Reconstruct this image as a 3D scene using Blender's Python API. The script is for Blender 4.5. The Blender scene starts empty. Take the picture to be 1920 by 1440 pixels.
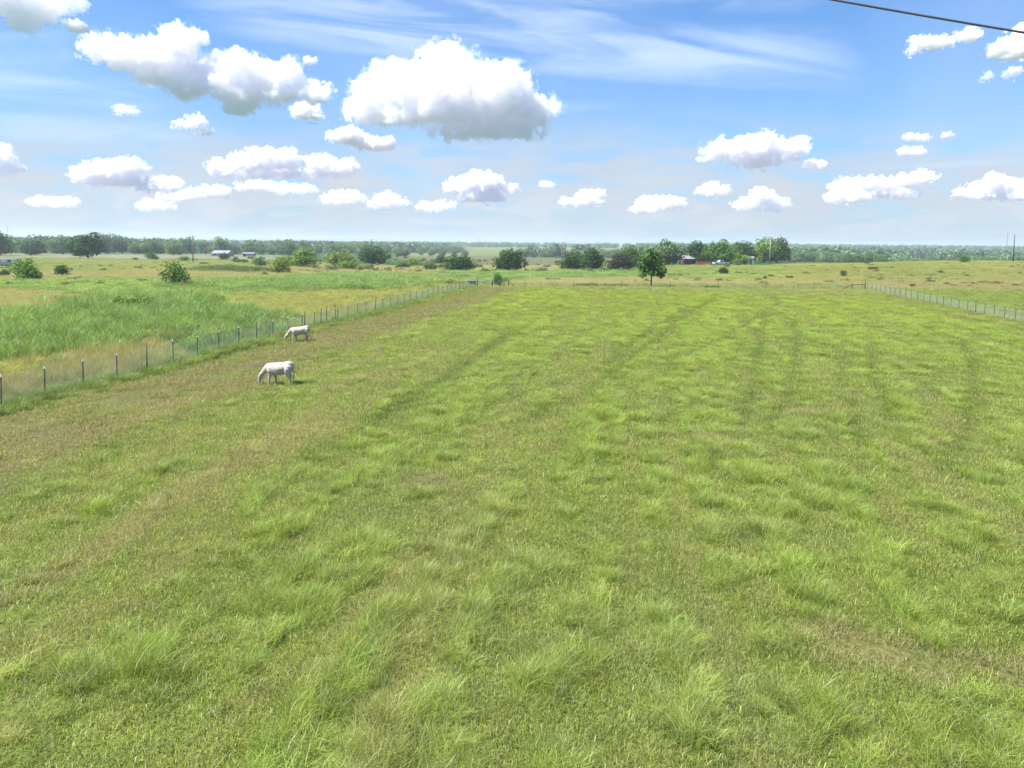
import bpy, bmesh, math, random
import numpy as np
from mathutils import Vector, Matrix, Euler

random.seed(11)
R = math.radians
scene = bpy.context.scene
COL = scene.collection

# ------------------------------------------------------------------ camera model (pixel units of the 1920x1440 photograph)
F, H, PITCH, ROLL, CY = 1346.0, 7.0, R(4.2), R(0.6), 554.0
_w = np.array([0, math.cos(PITCH), -math.sin(PITCH)])
_r0 = np.array([1.0, 0, 0]); _u0 = np.array([0, math.sin(PITCH), math.cos(PITCH)])
_r = _r0 * math.cos(ROLL) + _u0 * math.sin(ROLL)
_u = _u0 * math.cos(ROLL) - _r0 * math.sin(ROLL)

def ray(px, py):
    d = _w + _r * ((px - 960) / F) + _u * ((CY - py) / F)
    return d / d[1]                      # y component 1

cam_d = bpy.data.cameras.new('camera'); cam = bpy.data.objects.new('camera', cam_d); COL.objects.link(cam)
cam_d.sensor_width = 36; cam_d.lens = F / 1920 * 36
cam_d.shift_y = -(720 - CY) / 1920
cam_d.clip_start = 0.1; cam_d.clip_end = 80000
M = Matrix((_r, _u, -_w)).transposed().to_4x4(); M.translation = (0, 0, H)
cam.matrix_world = M
scene.camera = cam

# ------------------------------------------------------------------ numpy noise
_rs = np.random.RandomState(5)
_T2 = _rs.rand(512, 512)
_T3 = _rs.rand(64, 64, 64)

def vn(x, y):
    x = np.asarray(x, float); y = np.asarray(y, float)
    xi = np.floor(x).astype(int); yi = np.floor(y).astype(int)
    fx = x - xi; fy = y - yi
    fx = fx * fx * (3 - 2 * fx); fy = fy * fy * (3 - 2 * fy)
    a = _T2[xi & 511, yi & 511]; b = _T2[(xi + 1) & 511, yi & 511]
    c = _T2[xi & 511, (yi + 1) & 511]; d = _T2[(xi + 1) & 511, (yi + 1) & 511]
    return (a * (1 - fx) + b * fx) * (1 - fy) + (c * (1 - fx) + d * fx) * fy

def fbm(x, y, o=4, g=0.5):
    x = np.asarray(x, float); y = np.asarray(y, float)
    s = 0; a = 1; t = 0
    for i in range(o):
        s = s + a * vn(x + 17.3 * i, y + 31.7 * i); t += a; a *= g; x = x * 2.03; y = y * 2.03
    return s / t

def vn3(p):
    pi = np.floor(p).astype(int); f = p - pi; f = f * f * (3 - 2 * f)
    x, y, z = pi[:, 0] & 63, pi[:, 1] & 63, pi[:, 2] & 63
    x1, y1, z1 = (x + 1) & 63, (y + 1) & 63, (z + 1) & 63
    fx, fy, fz = f[:, 0], f[:, 1], f[:, 2]
    def L(a, b, t): return a + (b - a) * t
    return L(L(L(_T3[x, y, z], _T3[x1, y, z], fx), L(_T3[x, y1, z], _T3[x1, y1, z], fx), fy),
             L(L(_T3[x, y, z1], _T3[x1, y, z1], fx), L(_T3[x, y1, z1], _T3[x1, y1, z1], fx), fy), fz)

# ------------------------------------------------------------------ terrain
_D = np.array([0, 110, 160, 215, 270, 300, 380, 500, 600, 900, 1300, 1800, 2600, 3500, 5000, 7200.])
_A = np.array([-480, 0, 480, 960, 1440, 1920, 2400.]); _A = (_A - 960) / F
_Z = np.array([
    [0, 0, -.6, -1.1, -1.6, -1.8, -2.2, -3.4, -4.3, -6.0, -7.0, -7.0, -6.0, -12, -30, -60],
    [0, 0, -.6, -1.1, -1.6, -1.8, -2.2, -3.6, -4.5, -6.0, -7.0, -7.0, -6.0, -12, -30, -60],
    [0, 0, -.8, -1.3, -2.0, -2.2, -2.6, -3.4, -5.5, -7.0, -8.0, -8.0, -7.0, -14, -30, -60],
    [0, 0, -1.0, -1.8, -2.6, -2.9, -3.8, -5.0, -6.5, -9.0, -8.6, -6.0, -5.0, -12, -30, -60],
    [0, 0, -.5, -.3, -.3, -.8, -1.8, -5.0, -7.0, -9.5, -8.0, -4.0, 0.5, -6, -30, -60],
    [0, 0, .3, 1.0, 1.5, 1.5, -1.5, -6.0, -8.0, -10., -8.0, -4.0, 2.0, -4, -30, -60],
    [0, 0, .3, 1.0, 1.5, 1.5, -1.5, -6.0, -8.0, -10., -8.0, -4.0, 2.0, -4, -30, -60]])

def height(x, y):
    x = np.asarray(x, float); y = np.asarray(y, float)
    d = np.clip(y, 0, 7199); a = np.where(y > 1, x / np.maximum(y, 1), 0)
    a = np.clip(a, _A[0], _A[-1] - 1e-6)
    j = np.clip(np.searchsorted(_D, d, 'right') - 1, 0, len(_D) - 2)
    i = np.clip(np.searchsorted(_A, a, 'right') - 1, 0, len(_A) - 2)
    fd = (d - _D[j]) / (_D[j + 1] - _D[j]); fa = (a - _A[i]) / (_A[i + 1] - _A[i])
    fa = fa * fa * (3 - 2 * fa)
    z = (_Z[i, j] * (1 - fd) + _Z[i, j + 1] * fd) * (1 - fa) + (_Z[i + 1, j] * (1 - fd) + _Z[i + 1, j + 1] * fd) * fa
    far = np.clip((d - 110) / 200, 0, 1)
    z = z + far * (fbm(x / 60, y / 60, 3) - .5) * 1.0
    near = (1 - far)
    z = z + near * ((fbm(x / 2.2, y / 2.2, 3) - .5) * 0.10 + (fbm(x / 9, y / 9, 2) - .5) * 0.16)
    return z

_ds = 4 * 1.004 ** np.arange(0, 1900)
def at(px, py):
    d = ray(px, py)
    zz = H + d[2] * _ds
    hit = np.nonzero(zz <= height(d[0] * _ds, _ds))[0]
    y = _ds[hit[0]] if len(hit) else 6500.0
    if len(hit) and hit[0] > 0:
        lo, hi = _ds[hit[0] - 1], y
        for _ in range(12):
            m = (lo + hi) / 2
            if H + d[2] * m <= height(d[0] * m, m): hi = m
            else: lo = m
        y = hi
    x = d[0] * y
    return Vector((float(x), float(y), float(height(x, y))))

def at_dist(px, dist):                   # the ground under column px at a known distance
    x = (px - 960) / F * dist
    return Vector((x, dist, float(height(x, dist))))

def project(x, y, z):
    vx, vy, vz = x, y, z - H
    dw = vx * _w[0] + vy * _w[1] + vz * _w[2]
    dw = np.where(np.abs(dw) < 1e-6, 1e-6, dw)
    return 960 + F * (vx * _r[0] + vy * _r[1] + vz * _r[2]) / dw, CY - F * (vx * _u[0] + vy * _u[1] + vz * _u[2]) / dw, dw

# ------------------------------------------------------------------ colour helpers
def s2l(c):
    c = np.asarray(c, float) / 255
    return np.where(c <= .04045, c / 12.92, ((c + .055) / 1.055) ** 2.4)
GAIN = 0.66
def alb(r, g, b, k=1.0):
    return s2l((r, g, b)) * GAIN * k

# ------------------------------------------------------------------ materials
def new_mat(name):
    m = bpy.data.materials.new(name); m.use_nodes = True
    nt = m.node_tree; nt.nodes.clear()
    out = nt.nodes.new('ShaderNodeOutputMaterial')
    return m, nt, out

def N(nt, t, **kw):
    n = nt.nodes.new(t)
    for k, v in kw.items():
        if k.startswith('i_'):
            n.inputs[k[2:].replace('_', ' ')].default_value = v
        else:
            setattr(n, k, v)
    return n

def mix_rgb(nt, blend, fac, a, b):
    n = nt.nodes.new('ShaderNodeMix'); n.data_type = 'RGBA'; n.blend_type = blend
    for s, v in ((n.inputs[0], fac), (n.inputs[6], a), (n.inputs[7], b)):
        if hasattr(v, 'is_linked'): nt.links.new(v, s)
        elif isinstance(v, (int, float)): s.default_value = v
        else: s.default_value = (*v[:3], 1)
    return n.outputs[2]

def math_n(nt, op, a, b=None, c=None, clamp=False):
    n = nt.nodes.new('ShaderNodeMath'); n.operation = op; n.use_clamp = clamp
    for s, v in zip(n.inputs, (a, b, c)):
        if v is None: continue
        if hasattr(v, 'is_linked'): nt.links.new(v, s)
        else: s.default_value = v
    return n.outputs[0]

def ramp(nt, fac, lo, hi):
    n = nt.nodes.new('ShaderNodeMapRange'); n.interpolation_type = 'SMOOTHSTEP'
    nt.links.new(fac, n.inputs[0]); n.inputs[1].default_value = lo; n.inputs[2].default_value = hi
    return n.outputs[0]

_mats = {}
def paint(name, col, rough=.6, metal=0.0, var=.12, scale=3.0):
    """plain painted / wooden / metal surface with a little procedural wear"""
    if name in _mats: return _mats[name]
    m, nt, out = new_mat(name)
    b = N(nt, 'ShaderNodeBsdfPrincipled'); b.inputs['Roughness'].default_value = rough; b.inputs['Metallic'].default_value = metal
    tc = N(nt, 'ShaderNodeTexCoord'); nz = N(nt, 'ShaderNodeTexNoise'); nz.inputs['Scale'].default_value = scale; nz.inputs['Detail'].default_value = 4
    nt.links.new(tc.outputs['Object'], nz.inputs['Vector'])
    lo = tuple(c * (1 - var * 1.6) for c in col[:3]); hi = tuple(min(1, c * (1 + var)) for c in col[:3])
    c = mix_rgb(nt, 'MIX', ramp(nt, nz.outputs[0], .3, .7), lo, hi)
    nt.links.new(c, b.inputs['Base Color']); nt.links.new(b.outputs[0], out.inputs[0])
    _mats[name] = m
    return m

# ------------------------------------------------------------------ objects
def tag(o, label=None, cat=None, group=None, kind=None):
    if label: o['label'] = label
    if cat: o['category'] = cat
    if group: o['group'] = group
    if kind: o['kind'] = kind
    return o

def empty(name, loc, rz=0.0, scale=1.0):
    o = bpy.data.objects.new(name, None); COL.objects.link(o)
    o.location = loc; o.rotation_euler = (0, 0, rz); o.scale = (scale,) * 3 if not hasattr(scale, '__len__') else scale
    o.empty_display_size = .3
    return o

def link_mesh(name, me, mat=None, parent=None):
    o = bpy.data.objects.new(name, me); COL.objects.link(o)
    if mat is not None:
        for m_ in (mat if isinstance(mat, (list, tuple)) else [mat]): me.materials.append(m_)
    if parent is not None: o.parent = parent
    return o

def copy_tree(o, parent=None):
    c = o.copy(); COL.objects.link(c); c.parent = parent
    for ch in list(o.children): copy_tree(ch, c)
    return c

class MB:
    """collects boxes, prisms and tubes into ONE mesh"""
    def __init__(s): s.v = []; s.f = []
    def add(s, vs, fs):
        n = len(s.v); s.v += [tuple(v) for v in vs]; s.f += [tuple(i + n for i in f) for f in fs]
    def box(s, c, size, rz=0, bev=0):
        bm = bmesh.new(); bmesh.ops.create_cube(bm, size=1)
        for v in bm.verts: v.co = Vector((v.co.x * size[0], v.co.y * size[1], v.co.z * size[2]))
        if bev: bmesh.ops.bevel(bm, geom=bm.edges[:], offset=bev, segments=2, affect='EDGES', profile=.6)
        m = Matrix.Translation(c) @ Matrix.Rotation(rz, 4, 'Z')
        bm.verts.index_update()
        s.add([m @ v.co for v in bm.verts], [[v.index for v in f.verts] for f in bm.faces]); bm.free()
        return s
    def tube(s, pts, rad, n=6, caps=True):
        pts = [Vector(p) for p in pts]
        if not hasattr(rad, '__len__'): rad = [rad] * len(pts)
        rings = []; ref = None
        for i, p in enumerate(pts):
            t = (pts[min(i + 1, len(pts) - 1)] - pts[max(i - 1, 0)]).normalized()
            if ref is None: ref = Vector((0, 0, 1)) if abs(t.z) < .9 else Vector((1, 0, 0))
            a = (ref - t * ref.dot(t)).normalized(); b = t.cross(a); ref = a
            rings.append([p + (a * math.cos(2 * math.pi * k / n) + b * math.sin(2 * math.pi * k / n)) * rad[i] for k in range(n)])
        vs = [v for r_ in rings for v in r_]
        fs = [(i * n + k, i * n + (k + 1) % n, (i + 1) * n + (k + 1) % n, (i + 1) * n + k) for i in range(len(pts) - 1) for k in range(n)]
        if caps: fs += [tuple(range(n - 1, -1, -1)), tuple(range((len(pts) - 1) * n, len(pts) * n))]
        s.add(vs, fs); return s
    def prism(s, prof, x0, x1, axis='Y'):
        """outline prof [(a,z)] extruded from x0 to x1; axis is the extrusion axis"""
        n = len(prof)
        mk = (lambda a, z, t: (a, t, z)) if axis == 'Y' else (lambda a, z, t: (t, a, z))
        vs = [mk(a, z, x0) for a, z in prof] + [mk(a, z, x1) for a, z in prof]
        fs = [(i, (i + 1) % n, n + (i + 1) % n, n + i) for i in range(n)] + [tuple(range(n - 1, -1, -1)), tuple(range(n, 2 * n))]
        s.add(vs, fs); return s
    def mesh(s, name, smooth=False):
        me = bpy.data.meshes.new(name); me.from_pydata(s.v, [], s.f); me.update()
        bm = bmesh.new(); bm.from_mesh(me); bmesh.ops.recalc_face_normals(bm, faces=bm.faces); bm.to_mesh(me); bm.free()
        if smooth: me.polygons.foreach_set('use_smooth', [True] * len(me.polygons))
        return me
    def build(s, name, mat, parent=None, smooth=False):
        return link_mesh(name, s.mesh(name, smooth), mat, parent)

def np_mesh(name, v, faces_list):
    """v (n,3); faces_list: list of (m,k) index arrays"""
    me = bpy.data.meshes.new(name)
    v = np.ascontiguousarray(v, dtype=np.float32)
    me.vertices.add(len(v)); me.vertices.foreach_set('co', v.ravel())
    loops = np.concatenate([f.ravel() for f in faces_list]).astype(np.int32)
    cnt = np.concatenate([np.full(len(f), f.shape[1]) for f in faces_list])
    st = np.concatenate([[0], np.cumsum(cnt)[:-1]]).astype(np.int32)
    me.loops.add(len(loops)); me.loops.foreach_set('vertex_index', loops)
    me.polygons.add(len(cnt)); me.polygons.foreach_set('loop_start', st)
    me.update(calc_edges=True); me.validate()
    return me
# ------------------------------------------------------------------ light: sky + one sun
SUN_EL, SUN_AZ = R(60), R(-108)            # azimuth from +Y towards +X: the sun stands high on the left, a little behind the camera
sun_dir = Vector((math.sin(SUN_AZ) * math.cos(SUN_EL), math.cos(SUN_AZ) * math.cos(SUN_EL), math.sin(SUN_EL)))
sd = bpy.data.lights.new('sun', 'SUN'); sd.energy = 5.0; sd.angle = R(.5); sd.color = (1, .955, .88)
so = bpy.data.objects.new('sun', sd); COL.objects.link(so)
so.rotation_euler = sun_dir.to_track_quat('Z', 'Y').to_euler(); so.location = (0, 0, 60)

world = bpy.data.worlds.new('World'); scene.world = world; world.use_nodes = True; world.cycles.sampling_method = 'MANUAL'; world.cycles.sample_map_resolution = 128
nt = world.node_tree; nt.nodes.clear()
wo = nt.nodes.new('ShaderNodeOutputWorld'); bg = nt.nodes.new('ShaderNodeBackground')
sky = nt.nodes.new('ShaderNodeTexSky'); sky.sky_type = 'NISHITA'; sky.sun_disc = False
sky.sun_elevation = SUN_EL; sky.sun_rotation = SUN_AZ
sky.altitude = 200; sky.air_density = 1.0; sky.dust_density = 0.6; sky.ozone_density = 2.0
tc = nt.nodes.new('ShaderNodeTexCoord'); sx = nt.nodes.new('ShaderNodeSeparateXYZ'); nt.links.new(tc.outputs['Generated'], sx.inputs[0])
zc = math_n(nt, 'MAXIMUM', sx.outputs[2], 0.012)
# deeper blue than the model's milky band, pale again at the horizon
tint = mix_rgb(nt, 'MULTIPLY', 1.0, sky.outputs[0], (0.52, 0.85, 1.17))
# low pale summer air
hz = math_n(nt, 'POWER', math_n(nt, 'SUBTRACT', 1.0, zc, clamp=True), 7.5)
col = mix_rgb(nt, 'MIX', math_n(nt, 'MULTIPLY', hz, .86), tint, (3.0, 3.45, 4.05))
# cirrus: veils of ice cloud far above, in soft streaked bands over the sky
az = math_n(nt, 'DIVIDE', sx.outputs[0], math_n(nt, 'MAXIMUM', sx.outputs[1], .02)); el = math_n(nt, 'DIVIDE', sx.outputs[2], math_n(nt, 'MAXIMUM', sx.outputs[1], .02))
cx = nt.nodes.new('ShaderNodeCombineXYZ'); nt.links.new(az, cx.inputs[0]); nt.links.new(el, cx.inputs[1])
def streaks(rot, sx_, sy_, seed, dist=1.2):
    mp = nt.nodes.new('ShaderNodeMapping'); mp.inputs['Rotation'].default_value = (0, 0, rot); mp.inputs['Location'].default_value = (seed, seed * 1.7, 0); nt.links.new(cx.outputs[0], mp.inputs[0])
    m2 = nt.nodes.new('ShaderNodeVectorMath'); m2.operation = 'MULTIPLY'; m2.inputs[1].default_value = (sx_, sy_, 1); nt.links.new(mp.outputs[0], m2.inputs[0])
    nz = nt.nodes.new('ShaderNodeTexNoise'); nz.inputs['Scale'].default_value = 1; nz.inputs['Detail'].default_value = 6; nz.inputs['Roughness'].default_value = .55; nz.inputs['Distortion'].default_value = dist
    nt.links.new(m2.outputs[0], nz.inputs['Vector']); return nz.outputs[0]
def px2(x, y): return (x - 960) / F, (455 + (x - 960) * math.tan(ROLL) - y) / F
veil = None
wob0 = streaks(0, 2.2, 1.5, 4.3, .3); sA = streaks(.10, 2.6, 17, 1.3); sB = streaks(-.02, 2.6, 15, 5.1)
for (x0, y0, x1, y1, th, bend, st, seed, lo, hi) in (
        (330, 5, 1620, 132, 62, .05, .74, 1.3, .30, .62), (420, -20, 1300, 40, 60, .02, .60, 2.9, .32, .62), (900, 20, 1560, 25, 26, -.02, .35, 9.2, .38, .62),
        (-200, 135, 330, 190, 34, .01, .55, 4.1, .32, .6), (-200, 225, 420, 258, 30, .01, .40, 5.7, .34, .62), (600, 235, 1260, 190, 16, 0, .22, 6.6, .40, .62),
        (1580, 320, 2200, 280, 9, 0, .40, 7.7, .30, .6), (-200, 90, 400, 120, 60, 0, .30, 8.8, .38, .7), (1000, 150, 1500, 95, 40, 0, .35, 3.6, .40, .66)):
    (u0, v0), (u1, v1) = px2(x0, y0), px2(x1, y1); sl = (v1 - v0) / (u1 - u0); um = (u0 + u1) / 2; hw = (u1 - u0) / 2
    t = math_n(nt, 'DIVIDE', math_n(nt, 'SUBTRACT', az, um), hw)
    t2 = math_n(nt, 'MULTIPLY', t, t)
    line = math_n(nt, 'ADD', math_n(nt, 'MULTIPLY_ADD', az, sl, v0 - sl * u0), math_n(nt, 'MULTIPLY', math_n(nt, 'SUBTRACT', 1.0, t2), -bend * .25))
    wob = math_n(nt, 'MULTIPLY_ADD', wob0, th / F * 1.6, -th / F * .8)
    dd = math_n(nt, 'DIVIDE', math_n(nt, 'ADD', math_n(nt, 'SUBTRACT', el, line), wob), th / F)
    mk = math_n(nt, 'SUBTRACT', 1.0, math_n(nt, 'MULTIPLY', dd, dd), clamp=True)
    mk = math_n(nt, 'MULTIPLY', mk, math_n(nt, 'MULTIPLY', math_n(nt, 'SUBTRACT', 1.0, math_n(nt, 'MULTIPLY', t2, t2), clamp=True), st))
    m_ = math_n(nt, 'MULTIPLY', mk, ramp(nt, sA if sl < -.05 else sB, lo, hi))
    veil = m_ if veil is None else math_n(nt, 'MAXIMUM', veil, m_)
thin = math_n(nt, 'MULTIPLY', ramp(nt, wob0, .40, .8), .22)
front = math_n(nt, 'GREATER_THAN', sx.outputs[1], .05)
veil = math_n(nt, 'MULTIPLY', math_n(nt, 'MAXIMUM', veil, thin), front)
lowc = math_n(nt, 'MULTIPLY', ramp(nt, el, .20, .08), ramp(nt, streaks(0, 6.5, 24, 2.2, .6), .36, .58))
col = mix_rgb(nt, 'MIX', math_n(nt, 'MULTIPLY', math_n(nt, 'MULTIPLY', lowc, front), .92), col, (3.7, 4.0, 4.45))
lump = math_n(nt, 'MULTIPLY', math_n(nt, 'MULTIPLY', ramp(nt, el, .105, .05), ramp(nt, el, .008, .03)), ramp(nt, streaks(0, 11, 34, 6.1, .9), .50, .60))
col = mix_rgb(nt, 'MIX', math_n(nt, 'MULTIPLY', math_n(nt, 'MULTIPLY', lump, front), .62), col, (4.2, 4.4, 4.75))
col = mix_rgb(nt, 'MIX', veil, col, (4.7, 5.6, 6.9))
nt.links.new(col, bg.inputs[0]); bg.inputs[1].default_value = 0.075
nt.links.new(bg.outputs[0], wo.inputs[0])

vs = scene.view_settings; vs.view_transform = 'Standard'; vs.look = 'None'; vs.gamma = 1; vs.exposure = 1.2; vs.use_curve_mapping = False
cy = scene.cycles
cy.use_denoising = True
cy.max_bounces = 64; cy.diffuse_bounces = 2; cy.glossy_bounces = 2; cy.transmission_bounces = 4; cy.transparent_max_bounces = 8; cy.volume_bounces = 64
cy.sample_clamp_indirect = 6; cy.caustics_reflective = False; cy.caustics_refractive = False

# ------------------------------------------------------------------ haze: the summer air over the plain
hm, hnt, hout = new_mat('haze_air')
pv = N(hnt, 'ShaderNodeVolumePrincipled'); pv.inputs['Color'].default_value = (.80, .90, 1.0, 1); pv.inputs['Density'].default_value = 0.00022; pv.inputs['Anisotropy'].default_value = .2
hnt.links.new(pv.outputs[0], hout.inputs['Volume'])
haze = MB().box((0, 0, -8), (15000, 15000, 112)).build('haze', hm)
tag(haze, 'thin pale summer haze over the whole plain', 'haze', kind='stuff')
# ------------------------------------------------------------------ cumulus clouds: puffed closed meshes filled with an even white volume
def cloud_mat(dens, al=.95):
    m, nt, out = new_mat('cloud_vapour')
    pv = N(nt, 'ShaderNodeVolumePrincipled'); pv.inputs['Color'].default_value = (al, al - .008, al + .006, 1); pv.inputs['Density'].default_value = dens; pv.inputs['Anisotropy'].default_value = 0.0
    nt.links.new(pv.outputs[0], out.inputs['Volume'])
    return m

CLOUD_BASE = 850.0

def surface_net(g, h, org):
    """closed surface of the sampled field g (< 0 inside) as vertices and quads"""
    ins = g < 0
    nx, ny, nz = g.shape
    c = [(i, j, k) for i in (0, 1) for j in (0, 1) for k in (0, 1)]
    sl = lambda a, t: a[t[0]:nx - 1 + t[0], t[1]:ny - 1 + t[1], t[2]:nz - 1 + t[2]]
    cnt = np.zeros((nx - 1, ny - 1, nz - 1), np.uint8)
    for t in c: cnt += sl(ins, t)
    act = (cnt > 0) & (cnt < 8)
    ia = np.argwhere(act)
    ids = np.full(act.shape, -1, np.int64); ids[act] = np.arange(len(ia))
    vals = np.stack([g[ia[:, 0] + t[0], ia[:, 1] + t[1], ia[:, 2] + t[2]] for t in c], 1)
    acc = np.zeros((len(ia), 3)); n = np.zeros(len(ia))
    for p in range(8):
        for q in range(p + 1, 8):
            dv = np.array(c[q]) - np.array(c[p])
            if abs(dv).sum() != 1: continue
            m = (vals[:, p] < 0) != (vals[:, q] < 0)
            t = vals[:, p] / np.where(m, vals[:, p] - vals[:, q], 1)
            acc[m] += np.array(c[p]) + dv * t[m][:, None]; n[m] += 1
    v = (ia + acc / np.maximum(n, 1)[:, None]) * h + org
    quads = []
    for ax in range(3):
        a, b = [k for k in range(3) if k != ax]
        s0 = [slice(1, -1)] * 3; s1 = [slice(1, -1)] * 3
        s0[ax] = slice(0, -1); s1[ax] = slice(1, None)
        e0, e1 = ins[tuple(s0)], ins[tuple(s1)]
        e = np.argwhere(e0 != e1); flip = e0[e0 != e1]
        off = np.ones(3, int); off[ax] = 0
        e = e + off
        cells = []
        for (da, db) in ((-1, -1), (0, -1), (0, 0), (-1, 0)):
            q = e.copy(); q[:, a] += da; q[:, b] += db
            cells.append(ids[q[:, 0], q[:, 1], q[:, 2]])
        q = np.stack(cells, 1)
        w = flip if ax != 1 else ~flip
        q[~w] = q[~w][:, ::-1]
        quads.append(q)
    return v, np.concatenate(quads)

def make_cloud(lobes, label, seed, group='cumulus clouds', base=None, soft=None, h=None, amp=1.25, flat=True, al=None):
    """lobes: (px, py, rx, ry) in photo pixels, a local pixel-sized unit turned into metres at the cloud's distance"""
    rng = random.Random(seed * 13 + 5)
    yb = base if base else max(p[1] + p[3] for p in lobes)
    xm = sum(p[0] for p in lobes) / len(lobes)
    yh = 455 + (xm - 960) * math.tan(ROLL)
    D = CLOUD_BASE * F / max(40, (yh - yb))
    ell = []; big = max(p[3] for p in lobes); sz = min(1.0, big / 42) ** .75
    for (px, py, rx, ry) in lobes:
        yo = rng.uniform(-.3, .3) * rx
        X, Z = px - xm, yb - py
        ell.append((X, yo, Z, rx * .85, min(rx * .75, ry * 1.3), ry * .85))
        for k in range(int(5 + rx / ry * 2.2)):
            a = rng.uniform(0, 2 * math.pi); e = math.asin(rng.uniform(-.15, 1))
            s = rng.uniform(.3, .62) * min(rx, ry) * (1.55 if rx > 2.4 * ry else 1); q = rng.uniform(.55, .95)
            ell.append((X + rx * q * math.cos(a) * math.cos(e), yo + min(rx * .7, ry * 1.1) * q * math.sin(a) * math.cos(e), Z + ry * q * math.sin(e), s * rng.uniform(1, 1.6), s * 1.2, s))
    E = np.array(ell)
    h = h or max(.55, min(1.9, big / 16))
    pad = 13 * sz + 4 * h
    lo = (E[:, :3] - E[:, 3:]).min(0) - pad; hi = (E[:, :3] + E[:, 3:]).max(0) + pad
    dim = np.ceil((hi - lo) / h).astype(int) + 1
    ax = [lo[k] + h * np.arange(dim[k]) for k in range(3)]
    g = np.full(dim, 1e3, np.float32)
    for e in E:                                # smooth union of the lobes on their own boxes
        sl = []; loc = []
        for k in range(3):
            i0 = max(0, int((e[k] - e[3 + k] - pad - lo[k]) / h)); i1 = min(dim[k], int((e[k] + e[3 + k] + pad - lo[k]) / h) + 2)
            sl.append(slice(i0, i1)); loc.append((ax[k][i0:i1] - e[k]) / e[3 + k])
        r2 = loc[0][:, None, None] ** 2 + loc[1][None, :, None] ** 2 + loc[2][None, None, :] ** 2
        d = ((np.sqrt(r2) - 1) * min(e[3:])).astype(np.float32)
        cur = g[tuple(sl)]; kk = 3.0 * sz
        hh = np.clip(.5 + .5 * (cur - d) / kk, 0, 1)
        g[tuple(sl)] = cur + (d - cur) * hh - kk * hh * (1 - hh)
    if flat:
        zz = ax[2][None, None, :]
        g = np.maximum(g, np.where(zz < 6, (-2.0 * sz - zz) * .25, -1e3).astype(np.float32))
    band = np.argwhere(np.abs(g) < 17 * sz)
    P = band * h + lo
    off = np.array([seed * 7.7, seed * 3.1, seed * 5.3])
    Pw = P + (np.stack([vn3(P / (14 * sz) + off + k * 11) - .5 for k in range(3)], 1)) * 9 * sz
    d = np.zeros(len(P))
    for w, a in ((30, 15.0), (15, 12.0), (7.5, 9.0), (3.8, 6.0)):
        w *= sz; a *= sz * amp
        if w < 1.6 * h: continue
        d += a * (np.abs(vn3(Pw / w + off) * 2 - 1) - .29)
    g[tuple(band.T)] -= d
    for k in range(3):
        s0 = [slice(None)] * 3
        for e in (0, -1): s0[k] = e; g[tuple(s0)] = 1
    v, q = surface_net(g, h, lo)
    k = D / F
    me = np_mesh('cloud', v * k, [q])
    me.polygons.foreach_set('use_smooth', [True] * len(me.polygons))
    ob = link_mesh('cloud', me, cloud_mat(1 / ((soft or max(7.0, big * .40)) * k), al or (.994 if big > 26 else .955)))
    ob.location = ((xm - 960) / F * D, D, H + (yh - yb) / F * D)
    tag(ob, label, 'cloud', group)
    if big > 14 and al is None:                                # thin ragged vapour fringe around the dense body
        g2 = g.copy()
        wv_ = np.stack([vn3(P / (20 * sz) + off + 31 + k3 * 9) - .5 for k3 in range(3)], 1) * 16 * sz
        f2 = .6 * vn3((P + wv_) / (11 * sz) + off + 5) + .4 * vn3((P + wv_) / (5 * sz) + off + 15)
        g2[tuple(band.T)] -= np.clip(f2 - .40, -.1, .4) * 34 * sz
        for k3 in range(3):
            s0 = [slice(None)] * 3
            for e in (0, 1, -2, -1): s0[k3] = e; g2[tuple(s0)] = 1
        v2, q2 = surface_net(g2, h, lo)
        m3 = np_mesh('fringe', v2 * k, [q2]); m3.polygons.foreach_set('use_smooth', [True] * len(m3.polygons))
        link_mesh('fringe', m3, cloud_mat(1 / (max(26.0, big * 1.3) * k), .985), ob)
    return ob

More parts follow.
